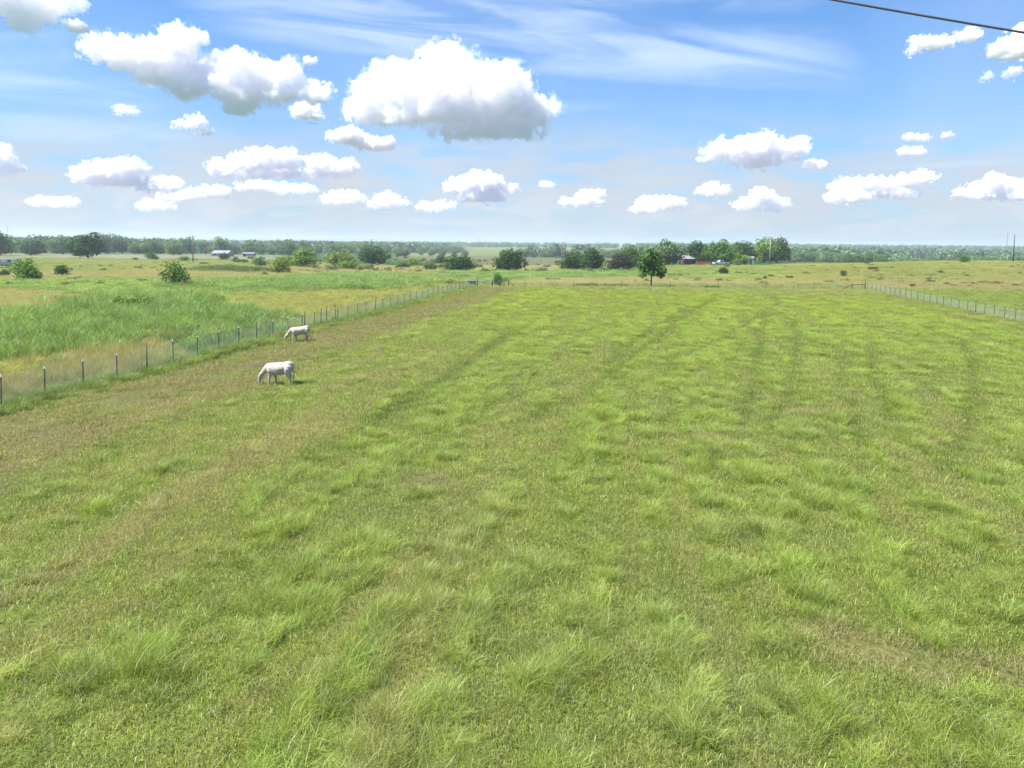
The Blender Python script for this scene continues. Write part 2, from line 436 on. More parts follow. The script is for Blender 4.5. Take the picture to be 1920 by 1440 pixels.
CL = [
 ([(10,15,50,30),(70,28,55,34),(60,52,34,20),(118,18,38,22),(20,-20,60,30)], 'white cumulus cloud cut off by the top left corner of the sky', {'soft': 26, 'al': .997}),
 ([(157,61,18,12)], 'small white puff just below right of the corner cloud', {'soft': 7}),
 ([(212,103,34,22),(262,118,48,28),(325,112,55,36),(345,84,32,22),(300,148,42,18),(362,165,42,22),(398,145,32,22),(452,135,38,26),(455,182,40,32),(500,150,38,30),(540,148,32,24),(520,182,30,18),(592,182,26,20)], 'long ragged white cloud stretching over the upper left sky', {}),
 ([(585,126,9,10)], 'tiny white puff above the gap between the two largest clouds', {'soft': 6}),
 ([(572,212,24,15),(590,222,14,9)], 'small ragged puff under the right end of the long ragged cloud', {'soft': 7}),
 ([(702,188,42,38),(765,168,66,50),(840,142,56,38),(848,112,26,15),(850,190,105,50),(930,190,66,46),(985,208,52,34),(760,222,100,20),(905,243,112,18),(965,240,50,16),(682,218,30,22)], 'largest and brightest heaped white cloud in the middle of the sky', {}),
 ([(650,260,28,16),(698,272,38,10)], 'low flat puff beneath the left end of the largest cloud', {'soft': 5}),
 ([(1350,285,40,17),(1415,280,55,24),(1465,282,30,17),(1405,306,42,10)], 'lone flat-bottomed white cloud in the clear blue right of centre', {}),
 ([(1310,301,11,5)], 'tiny wisp at the left tip of the lone cloud', {'soft': 6}),
 ([(1518,311,21,8)], 'small puff just right of the lone cloud', {'soft': 6}),
 ([(1688,106,12,9),(1712,90,24,9),(1742,88,24,10),(1790,75,22,11)], 'ragged streak-like cloud below the cable at the top right', {'soft': 8, 'amp': 2.0}),
 ([(1858,107,26,8),(1905,92,36,22),(1930,85,30,30)], 'white cloud cut by the right edge below the cable', {'soft': 7, 'amp': 1.7}),
 ([(1830,152,9,9)], 'faint little puff under the right edge cloud', {'soft': 9, 'amp': 1.7}),
 ([(1874,146,10,12)], 'faint taller puff under the right edge cloud', {'soft': 10, 'amp': 1.6}),
 ([(-5,300,40,28),(10,315,25,12)], 'white cloud cut by the left edge at half sky height', {}),
 ([(245,215,22,8)], 'faint wisp under the long ragged cloud', {'soft': 12, 'amp': 2.0}),
 ([(350,240,22,5),(376,232,16,11),(385,247,12,7)], 'small three-armed wisp below the long ragged cloud', {'soft': 8, 'amp': 2.0}),
 ([(192,330,42,16),(240,318,32,18),(225,342,55,9),(298,348,40,11)], 'grey-bottomed cloud low on the left', {}),
 ([(425,318,32,14),(480,308,40,18),(532,302,36,19),(620,316,44,15),(530,326,105,9)], 'wide flat cloud low left of centre with three bumps', {}),
 ([(385,362,44,11),(325,372,30,9)], 'pale strip of cloud under the grey-bottomed cloud', {'soft': 7}),
 ([(500,350,60,9),(560,358,40,8)], 'pale strip under the wide flat cloud', {'soft': 9, 'amp': 1.7}),
 ([(870,352,32,13),(905,347,38,15),(905,372,44,9),(950,356,18,6)], 'knobbly little cloud low in the middle', {'soft': 6}),
 ([(1025,348,14,7)], 'tiny puff low between the middle cloud and the lone cloud', {'soft': 7}),
 ([(1100,372,28,11),(1088,380,40,8)], 'small domed cloud low right of the middle', {'soft': 7}),
 ([(645,374,36,11)], 'first pale puff of the row over the horizon left of centre', {'soft': 9, 'amp': 1.7}),
 ([(730,382,40,12)], 'second pale puff of the row over the horizon left of centre', {'soft': 10, 'amp': 1.6}),
 ([(815,388,38,9)], 'third pale puff of the row over the horizon left of centre', {'soft': 10, 'amp': 1.6}),
 ([(1240,384,36,12),(1205,392,30,8)], 'rounded pale cloud low under the lone cloud', {'soft': 8}),
 ([(1330,360,32,11)], 'faint cloud low below the lone cloud', {'soft': 9, 'amp': 1.7}),
 ([(1420,370,24,13),(1455,386,28,9),(1400,386,26,9)], 'broken pale cloud low to the right of the rounded one', {'soft': 8}),
 ([(1590,350,36,13),(1640,345,40,9),(1690,340,42,9),(1722,331,22,8),(1580,372,40,12),(1660,362,60,10)], 'long bank of cloud low on the right with a rising tail', {'soft': 7}),
 ([(1693,287,23,8)], 'small slanted puff above the long right bank', {'soft': 6}),
 ([(1702,262,22,6)], 'faint thin puff above the slanted one', {'soft': 9, 'amp': 1.7}),
 ([(1760,258,9,6)], 'very small puff right of the thin one', {'soft': 7}),
 ([(1848,347,28,14),(1880,352,34,12),(1820,366,40,12),(1900,366,40,12)], 'domed cloud low at the right edge', {'soft': 7}),
 ([(110,381,48,9)], 'pale low cloud over the horizon at the far left', {'soft': 10, 'amp': 1.6}),
 ([(300,388,36,9)], 'pale low cloud over the horizon left of the second pole', {'soft': 10, 'amp': 1.6}),
]
for i_, (lb, label_, kw) in enumerate(CL):
    make_cloud(lb, label_, i_ + 1, **kw)
# ------------------------------------------------------------------ fence lines and the pasture they enclose
LF0, LF1 = at(85, 745), at(885, 540)           # left fence
RF1, RF0 = at(1622, 545), at(1915, 605)        # right fence (far corner, near end)
FD = Vector((LF1.x - LF0.x, LF1.y - LF0.y, 0)).normalized()     # along the fences
FN = Vector((FD.y, -FD.x, 0))                                   # across, to the right
L_off = LF0.x * FN.x + LF0.y * FN.y
R_off = RF0.x * FN.x + RF0.y * FN.y
U_far = LF1.x * FD.x + LF1.y * FD.y

def uv_of(x, y): return x * FD.x + y * FD.y, x * FN.x + y * FN.y - L_off

def inside(x, y, poly):
    r = np.zeros(np.shape(x), bool); n = len(poly)
    for i in range(n):
        x0, y0 = poly[i]; x1, y1 = poly[(i + 1) % n]
        if y0 == y1: continue
        c = ((y0 > y) != (y1 > y)) & (x < (x1 - x0) * (y - y0) / (y1 - y0) + x0)
        r ^= c
    return r

# fields beyond the fences: (outline by photo pixel, turned into ground points), colour as seen, grass height in m, edge roughness
ZONES = [
 ('meadow',  [(-300,486),(520,490),(700,497),(960,505),(1190,503),(1480,500),(2300,496),(2300,900),(-300,900)], (156,168,92), .25, 2),
 ('tan',     [(-300,512),(100,508),(300,507),(520,499),(700,499),(800,505),(830,517),(520,522),(300,530),(-300,532)], (160,154,94), .4, 4),
 ('lime',    [(-300,497),(180,497),(250,502),(250,511),(100,511),(-300,511)], (160,174,98), .1, 2),
 ('olive',   [(-300,484),(520,488),(520,497),(200,497),(-300,494)], (142,156,86), .4, 4),
 ('brush',   [(370,507),(430,503),(515,508),(515,513),(380,512)], (84,106,56), .9, 2),
 ('weeds',   [(-300,537),(250,524),(430,538),(470,548),(420,572),(200,563),(110,546),(-300,548)], (152,174,90), .38, 3),
 ('weeds',   [(380,531),(520,522),(640,516),(760,516),(822,520),(812,533),(700,546),(520,551),(400,547)], (136,166,88), .65, 3),
 ('tan',     [(-300,546),(110,546),(195,562),(135,588),(-300,597)], (172,172,94), .3, 2),
 ('yellow',  [(400,549),(560,549),(700,543),(790,539),(760,547),(600,592),(470,608),(420,585)], (166,174,80), .3, 2),
 ('weeds',   [(-300,602),(75,592),(150,576),(220,562),(300,556),(400,572),(450,588),(475,600),(420,613),(335,628),(230,652),(100,674),(-300,700)], (142,170,88), .85, 2),
 ('weeds',   [(330,640),(420,616),(490,598),(540,596),(545,610),(500,626),(420,648),(340,668)], (138,164,92), .7, 1),
 ('yellow',  [(-300,702),(0,690),(215,655),(275,641),(330,626),(332,650),(215,676),(0,722),(-300,780)], (168,170,72), .3, 1),
 ('straw',   [(-300,780),(0,728),(110,697),(270,657),(330,648),(328,664),(270,684),(150,715),(0,752),(-300,830)], (186,188,112), .6, 1),
 ('pale',    [(-300,473),(250,476),(520,479),(540,488),(300,485),(-300,482)], (205,200,172), .3, 6),
 ('dry',     [(740,480),(1190,484),(1190,503),(1100,506),(850,508),(800,500)], (170,160,118), .3, 4),
 ('path',    [(866,511),(900,509),(900,513),(868,514)], (214,208,190), 0, 1),
 ('weeds',   [(820,509),(1205,505),(1215,519),(1000,522),(905,534),(880,524),(812,521)], (132,164,92), .5, 3),
 ('cream',   [(960,523),(1230,523),(1450,528),(1605,529),(1605,537),(960,537)], (182,172,116), .3, 3),
 ('meadow',  [(930,534),(1605,535),(1620,544),(930,539)], (142,156,82), .35, 1),
 ('green',   [(1190,500),(1480,502),(1470,524),(1200,522)], (150,170,92), .35, 4),
 ('olive',   [(1480,501),(2300,497),(2300,531),(1640,530),(1450,526)], (156,164,90), .3, 5),
 ('gold',    [(1470,493),(2300,488),(2300,497),(1480,502)], (160,170,80), .25, 3),
 ('brown',   [(1560,528),(2300,530),(2300,546),(1750,545),(1622,541)], (160,156,100), .3, 3),
 ('lime',    [(1650,547),(1750,546),(2300,548),(2300,720),(1920,600)], (140,164,62), .25, 2),
 ('hill',    [(735,474),(960,475),(960,481),(735,480)], (186,190,130), 0, 9),
 ('hill',    [(870,463),(1190,462.5),(1190,479),(870,480)], (178,186,112), 0, 12),
 ('hill',    [(1475,472),(1560,473),(1560,478),(1475,478)], (170,180,130), 0, 12),
 ('hill',    [(1550,470),(1600,472),(1600,478),(1550,476)], (190,176,130), 0, 12),
]
_zw = []
for nm, poly, c, tall, rough in ZONES:
    pts = [at(*p) for p in poly]
    _zw.append((nm, [(p.x, p.y) for p in pts], alb(*c), tall, rough))

TRACKS = []                                      # wheel tracks through the pasture
for pl in ([(1436,590),(1422,660),(1408,730),(1396,790)], [(1488,600),(1492,660),(1480,740),(1440,800)], [(1575,650),(1580,720),(1600,790),(1616,840)],
           [(1632,650),(1640,710),(1660,770),(1676,800)], [(1340,560),(1290,590),(1190,670),(1090,745),(960,800)], [(1290,580),(1220,620),(1130,690),(900,770)],
           [(1440,548),(1460,570),(1350,640),(1240,690)], [(1800,640),(1830,720),(1815,800),(1760,900)], [(700,800),(860,700),(1010,600)], [(560,870),(820,720),(960,620)]):
    TRACKS.append([(at(*p).x, at(*p).y) for p in pl])

def seg_dist(x, y, pl):
    d = np.full(np.shape(x), 1e9)
    for (x0, y0), (x1, y1) in zip(pl[:-1], pl[1:]):
        L = (x1 - x0) ** 2 + (y1 - y0) ** 2
        t = np.clip(((x - x0) * (x1 - x0) + (y - y0) * (y1 - y0)) / L, 0, 1)
        d = np.minimum(d, np.hypot(x - x0 - t * (x1 - x0), y - y0 - t * (y1 - y0)))
    return d

SOIL = [(at(1560,1185), 1.0), (at(1650,1225), 1.3), (at(1760,1250), 1.5), (at(1870,1260), 1.4), (at(2000,1270), 1.6), (at(1740,830), .9), (at(60,800), 2.2), (at(190,740), 1.6), (at(-120,850), 2), (at(790,905), 1.6), (at(1340,820), 1.3), (at(1530,770), 1.6)]

def lerp(a, b, t): return a + (b - a) * t[:, None]
def sstep(a, b, x):
    t = np.clip((x - a) / (b - a), 0, 1); return t * t * (3 - 2 * t)

_rj = np.random.RandomState(8)
def field(x, y):
    """ground truth of the vegetation at (x, y): albedo colour, grass height, dryness 0..1, bare soil 0..1"""
    x = np.asarray(x, float); y = np.asarray(y, float); n = len(x)
    u, v = uv_of(x, y)
    col = np.tile(alb(112, 144, 86), (n, 1)); tall = np.zeros(n); dry = np.full(n, .25); soil = np.zeros(n)
    # ---- outside the pasture
    out = (v < 0) | (v > R_off - L_off) | (u > U_far)
    idx = np.nonzero(out & (y > 5))[0]
    xo, yo = x[idx], y[idx]
    for nm, poly, c, t, rough in _zw:
        k = rough * .6; xo = x[idx] + _rj.normal(0, rough * .6, len(idx)); yo = y[idx] + _rj.normal(0, rough * .8, len(idx))
        xw = xo + (fbm(xo / (k * 5) + 3.1, yo / (k * 5), 3) - .5) * k * 9; yw = yo + (fbm(xo / (k * 5) + 40, yo / (k * 5) + 9, 3) - .5) * k * 9
        m = inside(xw, yw, poly)
        col[idx[m]] = c; tall[idx[m]] = t
        dry[idx[m]] = {'tan': .6, 'straw': .9, 'yellow': .35, 'pale': .9, 'dry': .8, 'cream': .8, 'brown': .7, 'weeds': .09, 'brush': .05, 'olive': .3}.get(nm, .25)
    # patchiness of the meadows: long streaks and tufts
    far = np.clip(y / 250, .25, 1)
    p = fbm(xo / (16 * far[idx]), yo / (9 * far[idx]), 4); q = fbm(xo / 3.1 + 9, yo / 2.3, 3)
    f1 = sstep(.50, .66, p); f2 = sstep(.36, .52, 1 - p)
    col[idx] = lerp(col[idx], col[idx] * np.array([.72, .92, .68]), f1 * .75)
    col[idx] = lerp(col[idx], col[idx] * np.array([1.22, 1.02, 1.10]), sstep(.52, .66, 1 - p) * .7)
    col[idx] *= (.82 + .36 * q)[:, None]
    wd = dry[idx] < .12; yv = sstep(.45, .62, fbm(xo / (4 * far[idx]) + 77, yo / (5 * far[idx]), 3)) * wd
    col[idx] = lerp(col[idx], np.tile(alb(168, 184, 92), (len(idx), 1)), yv * .85)
    dk = sstep(.50, .64, fbm(xo / (3 * far[idx]) + 17, yo / (3 * far[idx]) + 5, 3)) * wd; col[idx] = lerp(col[idx], col[idx] * np.array([.50, .68, .64]), dk * .85)  # bluish shading of the weed clumps, put into the colour
    tall[idx] *= (.25 + 1.5 * sstep(.2, .8, q)) * (1 - .45 * yv)
    edge = ((v < 0) & (v > -.9) & (u < U_far))[idx]; edge &= fbm(xo / 1.5, yo / 1.5, 2) > .42
    tall[idx[edge]] = .42; dry[idx[edge]] = .15; col[idx[edge]] = alb(132, 160, 84)
    # ---- the pasture itself
    ins = ~out
    i = np.nonzero(ins)[0]
    if len(i):
        X, Y, U, V = x[i], y[i], u[i], v[i]
        wv = V + (fbm(U / 14, V / 14, 2) - .5) * 5
        streak = fbm(wv / .7, U / 40 + 5, 3)                       # mown swathes along the fence direction
        swath = .17 * np.sin(2 * math.pi * (V + (fbm(U / 22 + 8, V / 9, 2) - .5) * 4.5) / 1.75) * sstep(.38, .62, fbm(U / 30 + 50, V / 7, 2))
        streak2 = fbm(wv / 2.6 + 30, U / 30, 2)
        patch = fbm(wv / 2.2 + 2, U / 36 + 7, 4); tuft = fbm(X / .75, Y / 1.0, 3); big = fbm(X / 24 + 5, Y / 24 + 3, 2)
        clump = sstep(.60, .74, fbm(X / 1.9 + 21, Y / 2.6 + 4, 3)) * sstep(-6, 10, X + (Y - 20) * .2) * (1 - sstep(22, 40, Y))
        lush = np.clip(.52 + (patch - .5) * .6 + (streak - .5) * 1.25 + (streak2 - .5) * .3 + (tuft - .5) * 1.1 + (big - .5) * .35 + clump * .45 + swath + sstep(-16, 14, X) * .17 + sstep(28, 60, Y) * .12 - .05, 0, 1)
        c = lerp(np.tile(alb(172, 178, 100), (len(i), 1)), np.tile(alb(164, 178, 90), (len(i), 1)), sstep(.12, .42, lush))
        c = lerp(c, np.tile(alb(158, 175, 84), (len(i), 1)), sstep(.42, .70, lush))
        c = lerp(c, np.tile(alb(156, 177, 80), (len(i), 1)), sstep(.72, .95, lush) * .9)
        c = lerp(c, c * np.array([1.08, 1.0, .80]), sstep(45, 90, Y) * .6)
        dryb = sstep(.50, .66, fbm(wv / 1.6 + 90, U / 20, 3)) * (1 - sstep(-9, 3, X + (Y - 24) * .12)) * (1 - sstep(40, 70, Y)); c = lerp(c, np.tile(alb(184, 176, 118), (len(i), 1)), dryb * .6); d0 = dryb * .3
        bl = sstep(.56, .70, fbm(X / 3.4 + 60, Y / 3.4 + 11, 3))   # grey green broadleaf patches
        c = lerp(c, np.tile(alb(158, 172, 96), (len(i), 1)), bl * .5 * (1 - sstep(35, 60, Y)))
        t = .10 + .22 * sstep(.30, 1.0, lush) + .12 * (tuft - .5) + .17 * clump
        d = np.clip(.20 - lush * .24, .02, .18) + d0
        # worn strip inside the left fence, with a green rim right at the wire
        wear = sstep(.9, 2.2, V) * (1 - sstep(4.5, 9.5, V + (fbm(U / 5, V / 5, 2) - .5) * 4))
        wn = wear * (.45 + .55 * sstep(.36, .62, fbm(X / 1.6 + 5, Y / 1.6, 4)))
        c = lerp(c, np.tile(alb(152, 146, 94), (len(i), 1)), wn * .8); t *= 1 - .68 * wear; d = np.maximum(d, wn * .55)
        s = wear * sstep(.52, .64, fbm(X / 2.4 + 15, Y / 1.2 + 8, 4)) * .95
        rim = (1 - sstep(.5, 1.7, V)); c = lerp(c, np.tile(alb(112, 142, 62), (len(i), 1)), rim * .7); t = t + rim * .26
        rw = R_off - L_off - V
        wr = (1 - sstep(1.5, 6, rw)) * sstep(.4, .6, fbm(X / 1.5, Y / 1.5, 3)); c = lerp(c, np.tile(alb(138, 146, 76), (len(i), 1)), wr * .7)
        gate = np.hypot((X - LF1.x - 1.5) / 3.5, (Y - LF1.y + .5) / 2.5); g = 1 - sstep(.4, 1.3, gate + (tuft - .5) * .8)
        s = np.maximum(s, g * .9)
        for pl in TRACKS:
            dd = seg_dist(X + (tuft - .5) * .5, Y, pl); w = (1 - sstep(.15, .44, dd)) * sstep(.12, .42, fbm(X / 2 + 1, Y / 2 + 9, 2) + .1)
            c = lerp(c, c * np.array([.74, .77, .70]), w * .9); t *= 1 - .72 * w
        for P, rr in SOIL:
            dd = np.hypot(X - P.x, (Y - P.y) * 1.7) / rr + (fbm(X / .7 + 3, Y / .7, 3) - .5) * 1.3
            w = 1 - sstep(.35, .95, dd); s = np.maximum(s, w * .62); d = np.maximum(d, w * .8); t *= 1 - .5 * w
        c = lerp(c, np.tile(alb(168, 150, 116), (len(i), 1)), s * .8)
        col[i] = c; tall[i] = t; dry[i] = d; soil[i] = s
    return col, tall, dry, soil

# ------------------------------------------------------------------ the ground: one sheet out to beyond the horizon ridge
ph = np.concatenate([np.arange(-180, -52, 4.0), np.arange(-52, 52, .27), np.arange(52, 180, 4.0)]) * math.pi / 180
rr = 3.0 * 1.0185 ** np.arange(0, 425); rr = rr[rr < 7000]
Pg, Rg = np.meshgrid(ph, rr)
gx, gy = (np.sin(Pg) * Rg), (np.cos(Pg) * Rg)
fx, fy = gx.ravel(), gy.ravel()
fz = height(fx, fy)
npnt, nr = len(ph), len(rr)
a = np.arange(nr - 1)[:, None] * npnt + np.arange(npnt)[None, :]
b = np.arange(nr - 1)[:, None] * npnt + (np.arange(npnt)[None, :] + 1) % npnt
quads = np.stack([a, b, b + npnt, a + npnt], -1).reshape(-1, 4)[:, ::-1]
vv = np.stack([fx, fy, fz], 1); vv = np.vstack([vv, [[0, 0, float(height(np.array([0.]), np.array([0.]))[0])]]])
fan = np.stack([np.full(npnt, len(vv) - 1), (np.arange(npnt) + 1) % npnt, np.arange(npnt)], 1)
gm = np_mesh('ground', vv, [quads, fan])
gm.polygons.foreach_set('use_smooth', [True] * len(gm.polygons))
gc, gt, gd, gs = field(vv[:, 0], vv[:, 1])
ca = gm.attributes.new('cover', 'FLOAT_COLOR', 'POINT'); ca.data.foreach_set('color', np.hstack([gc, gs[:, None]]).astype(np.float32).ravel())
m, nt, out = new_mat('turf')
bs = N(nt, 'ShaderNodeBsdfPrincipled'); bs.inputs['Roughness'].default_value = .95; bs.inputs['Specular IOR Level'].default_value = .1
at_ = N(nt, 'ShaderNodeAttribute', attribute_name='cover'); geo = N(nt, 'ShaderNodeNewGeometry')
n1 = N(nt, 'ShaderNodeTexNoise', i_Scale=7.0, i_Detail=6.0, i_Roughness=.7); n2 = N(nt, 'ShaderNodeTexNoise', i_Scale=.9, i_Detail=5.0, i_Roughness=.62)
for n_ in (n1, n2): nt.links.new(geo.outputs['Position'], n_.inputs['Vector'])
c1 = mix_rgb(nt, 'MULTIPLY', 1.0, at_.outputs['Color'], (.44, .50, .44))
c2 = mix_rgb(nt, 'MIX', ramp(nt, n1.outputs[0], .36, .66), mix_rgb(nt, 'MULTIPLY', 1.0, c1, (.60, .58, .54)), mix_rgb(nt, 'MULTIPLY', 1.0, c1, (1.22, 1.2, 1.16)))
c3 = mix_rgb(nt, 'MIX', ramp(nt, n2.outputs[0], .34, .66), mix_rgb(nt, 'MULTIPLY', 1.0, c2, (.86, .9, .84)), mix_rgb(nt, 'MULTIPLY', 1.0, c2, (1.1, 1.05, 1.04)))
nt.links.new(c3, bs.inputs['Base Color'])
bp = N(nt, 'ShaderNodeBump', i_Strength=.5, i_Distance=.05); nt.links.new(n1.outputs[0], bp.inputs['Height']); nt.links.new(bp.outputs[0], bs.inputs['Normal'])
nt.links.new(bs.outputs[0], out.inputs[0])
ground = link_mesh('ground', gm, m); tag(ground, 'rolling green pasture and meadow ground', 'ground', kind='structure')

# ------------------------------------------------------------------ grass
PROTO = bpy.data.collections.new('grass_sources')         # kept out of the scene, only copied from
def blade_patch(name, n, rad, hmin, hmax, wid, lean, droop, seed, mat, flat=0.0):
    g = np.random.RandomState(seed)
    r = rad * np.sqrt(g.rand(n)); a = g.rand(n) * 2 * math.pi
    bx, by = r * np.cos(a), r * np.sin(a)
    hh = hmin + (hmax - hmin) * g.rand(n) ** 1.2
    az = g.rand(n) * 2 * math.pi; ln = lean * (0.25 + g.rand(n))
    lay = g.rand(n) < flat
    ln = np.where(lay, 1.25, ln)
    dx, dy = np.cos(az), np.sin(az); sxx, syy = -dy, dx
    w = wid * (.6 + .8 * g.rand(n)) * .5
    fac = g.rand(n) * math.pi; wx = np.cos(fac) * w; wy = np.sin(fac) * w      # blade faces any way
    l1 = hh * .55; t1 = ln; t2 = ln + droop * (.4 + g.rand(n))
    p1 = np.stack([bx + dx * l1 * np.sin(t1), by + dy * l1 * np.sin(t1), l1 * np.cos(t1)], 1)
    l2 = hh * .5
    p2 = p1 + np.stack([dx * l2 * np.sin(t2), dy * l2 * np.sin(t2), l2 * np.cos(t2)], 1)
    p2[:, 2] = np.maximum(p2[:, 2], .015); p1[:, 2] = np.maximum(p1[:, 2], .01)
    ww = np.stack([wx, wy, 0 * wx], 1); p0 = np.stack([bx, by, 0 * bx - .03], 1)
    V = np.stack([p0 - ww, p0 + ww, p1 - ww * .8, p1 + ww * .8, p2], 1).reshape(-1, 3)
    k = np.arange(n)[:, None] * 5
    me = np_mesh(name, V, [k + np.array([[0, 1, 3, 2]]), k + np.array([[2, 3, 4]])])
    bv = me.attributes.new('bv', 'FLOAT', 'POINT'); bv.data.foreach_set('value', np.repeat(g.rand(n), 5).astype(np.float32))
    me.materials.append(mat)
    o = bpy.data.objects.new(name, me); PROTO.objects.link(o)
    return o

def leaf_mat(name, tr=.45, lo=.62, hi=1.32, straw=True):
    m, nt, out = new_mat(name)
    ti = N(nt, 'ShaderNodeAttribute', attribute_name='tint', attribute_type='INSTANCER')
    dr = N(nt, 'ShaderNodeAttribute', attribute_name='dry', attribute_type='INSTANCER')
    bv = N(nt, 'ShaderNodeAttribute', attribute_name='bv')
    c = mix_rgb(nt, 'MIX', bv.outputs['Fac'], mix_rgb(nt, 'MULTIPLY', 1.0, ti.outputs['Color'], (lo * .95, lo, lo * .9)), mix_rgb(nt, 'MULTIPLY', 1.0, ti.outputs['Color'], (hi, hi * .98, hi * .95)))
    f2 = N(nt, 'ShaderNodeMath', operation='FRACT'); nt.links.new(math_n(nt, 'MULTIPLY', bv.outputs['Fac'], 7.31), f2.inputs[0])
    isdry = math_n(nt, 'LESS_THAN', f2.outputs[0], dr.outputs['Fac'])
    c = mix_rgb(nt, 'MIX', math_n(nt, 'MULTIPLY', isdry, .85), c, tuple(alb(196, 186, 128)))
    d = N(nt, 'ShaderNodeBsdfDiffuse'); t = N(nt, 'ShaderNodeBsdfTranslucent'); g = N(nt, 'ShaderNodeBsdfGlossy'); g.inputs['Roughness'].default_value = .45; g.inputs['Color'].default_value = (1, 1, 1, 1)
    nt.links.new(c, d.inputs[0]); nt.links.new(mix_rgb(nt, 'MULTIPLY', 1.0, c, (1.1, 1.12, .7)), t.inputs[0])
    a = N(nt, 'ShaderNodeMixShader'); a.inputs[0].default_value = tr; nt.links.new(d.outputs[0], a.inputs[1]); nt.links.new(t.outputs[0], a.inputs[2])
    b = N(nt, 'ShaderNodeMixShader'); b.inputs[0].default_value = .025; nt.links.new(a.outputs[0], b.inputs[1]); nt.links.new(g.outputs[0], b.inputs[2])
    nt.links.new(b.outputs[0], out.inputs[0])
    return m
GM = leaf_mat('grass_blades')
KIND = {}
def reg(kind, objs): KIND[kind] = objs
reg('turf', [blade_patch('grass_a%d' % i, 95, .26, .06, .19, .0085, .85, 1.0, 10 + i, GM, flat=.25) for i in range(4)])
reg('lush', [blade_patch('grass_b%d' % i, 115, .20, .40, 1.0, .0072, .24, .55, 20 + i, GM, flat=.05) for i in range(4)])   # unit height, scaled
reg('dry', [blade_patch('grass_c%d' % i, 50, .27, .08, .34, .006, .7, .9, 30 + i, GM, flat=.35) for i in range(3)])
reg('weed', [blade_patch('grass_d%d' % i, 110, .34, .35, 1.0, .016, .40, .8, 40 + i, GM) for i in range(3)])
reg('broad', [blade_patch('grass_e%d' % i, 18, .10, .06, .15, .035, .9, .7, 60 + i, GM) for i in range(2)])
PLIST = sorted(PROTO.objects, key=lambda o: o.name)
PIDX = {o.name: i for i, o in enumerate(PLIST)}

def scatter(name, pos, rot, scl, idx, tint, dry, coll, label, cat):
    me = bpy.data.meshes.new(name); n = len(pos)
    me.vertices.add(n); me.vertices.foreach_set('co', pos.astype(np.float32).ravel())
    for nm, tp, arr, key in (('rot', 'FLOAT_VECTOR', rot, 'vector'), ('scl', 'FLOAT_VECTOR', scl, 'vector'), ('pick', 'INT', idx, 'value'), ('dry', 'FLOAT', dry, 'value')):
        at2 = me.attributes.new(nm, tp, 'POINT'); at2.data.foreach_set(key, np.ascontiguousarray(arr, dtype=np.int32 if tp == 'INT' else np.float32).ravel())
    at2 = me.attributes.new('tint', 'FLOAT_COLOR', 'POINT'); at2.data.foreach_set('color', np.hstack([tint, np.ones((n, 1))]).astype(np.float32).ravel())
    o = link_mesh(name, me)
    ng = bpy.data.node_groups.new(name + '_nodes', 'GeometryNodeTree')
    ng.interface.new_socket('Geometry', in_out='INPUT', socket_type='NodeSocketGeometry'); ng.interface.new_socket('Geometry', in_out='OUTPUT', socket_type='NodeSocketGeometry')
    gi = ng.nodes.new('NodeGroupInput'); go = ng.nodes.new('NodeGroupOutput'); ip = ng.nodes.new('GeometryNodeInstanceOnPoints')
    ci = ng.nodes.new('GeometryNodeCollectionInfo'); ci.inputs['Collection'].default_value = coll; ci.inputs['Separate Children'].default_value = True; ci.inputs['Reset Children'].default_value = True
    def na(nm, tp):
        q = ng.nodes.new('GeometryNodeInputNamedAttribute'); q.data_type = tp; q.inputs['Name'].default_value = nm; return q.outputs[0]
    ng.links.new(gi.outputs[0], ip.inputs['Points']); ng.links.new(ci.outputs[0], ip.inputs['Instance']); ip.inputs['Pick Instance'].default_value = True
    ng.links.new(na('pick', 'INT'), ip.inputs['Instance Index']); ng.links.new(na('rot', 'FLOAT_VECTOR'), ip.inputs['Rotation']); ng.links.new(na('scl', 'FLOAT_VECTOR'), ip.inputs['Scale'])
    ng.links.new(ip.outputs[0], go.inputs[0])
    md = o.modifiers.new('scatter', 'NODES'); md.node_group = ng
    tag(o, label, cat, kind='stuff')
    return o

rg = np.random.RandomState(99)
def sample_wedge(y0, y1, dens, margin=5.0, a0=-.78, a1=.78):
    """random ground points inside the seen wedge between two distances"""
    n = int((y1 - y0) * ((a1 - a0) * (y0 + y1) / 2 + 2 * margin) * dens)
    y = np.sqrt(rg.rand(n) * (y1 ** 2 - y0 ** 2) + y0 ** 2)
    x = (a0 + (a1 - a0) * rg.rand(n)) * y + (rg.rand(n) - .5) * 2 * margin
    return x, y

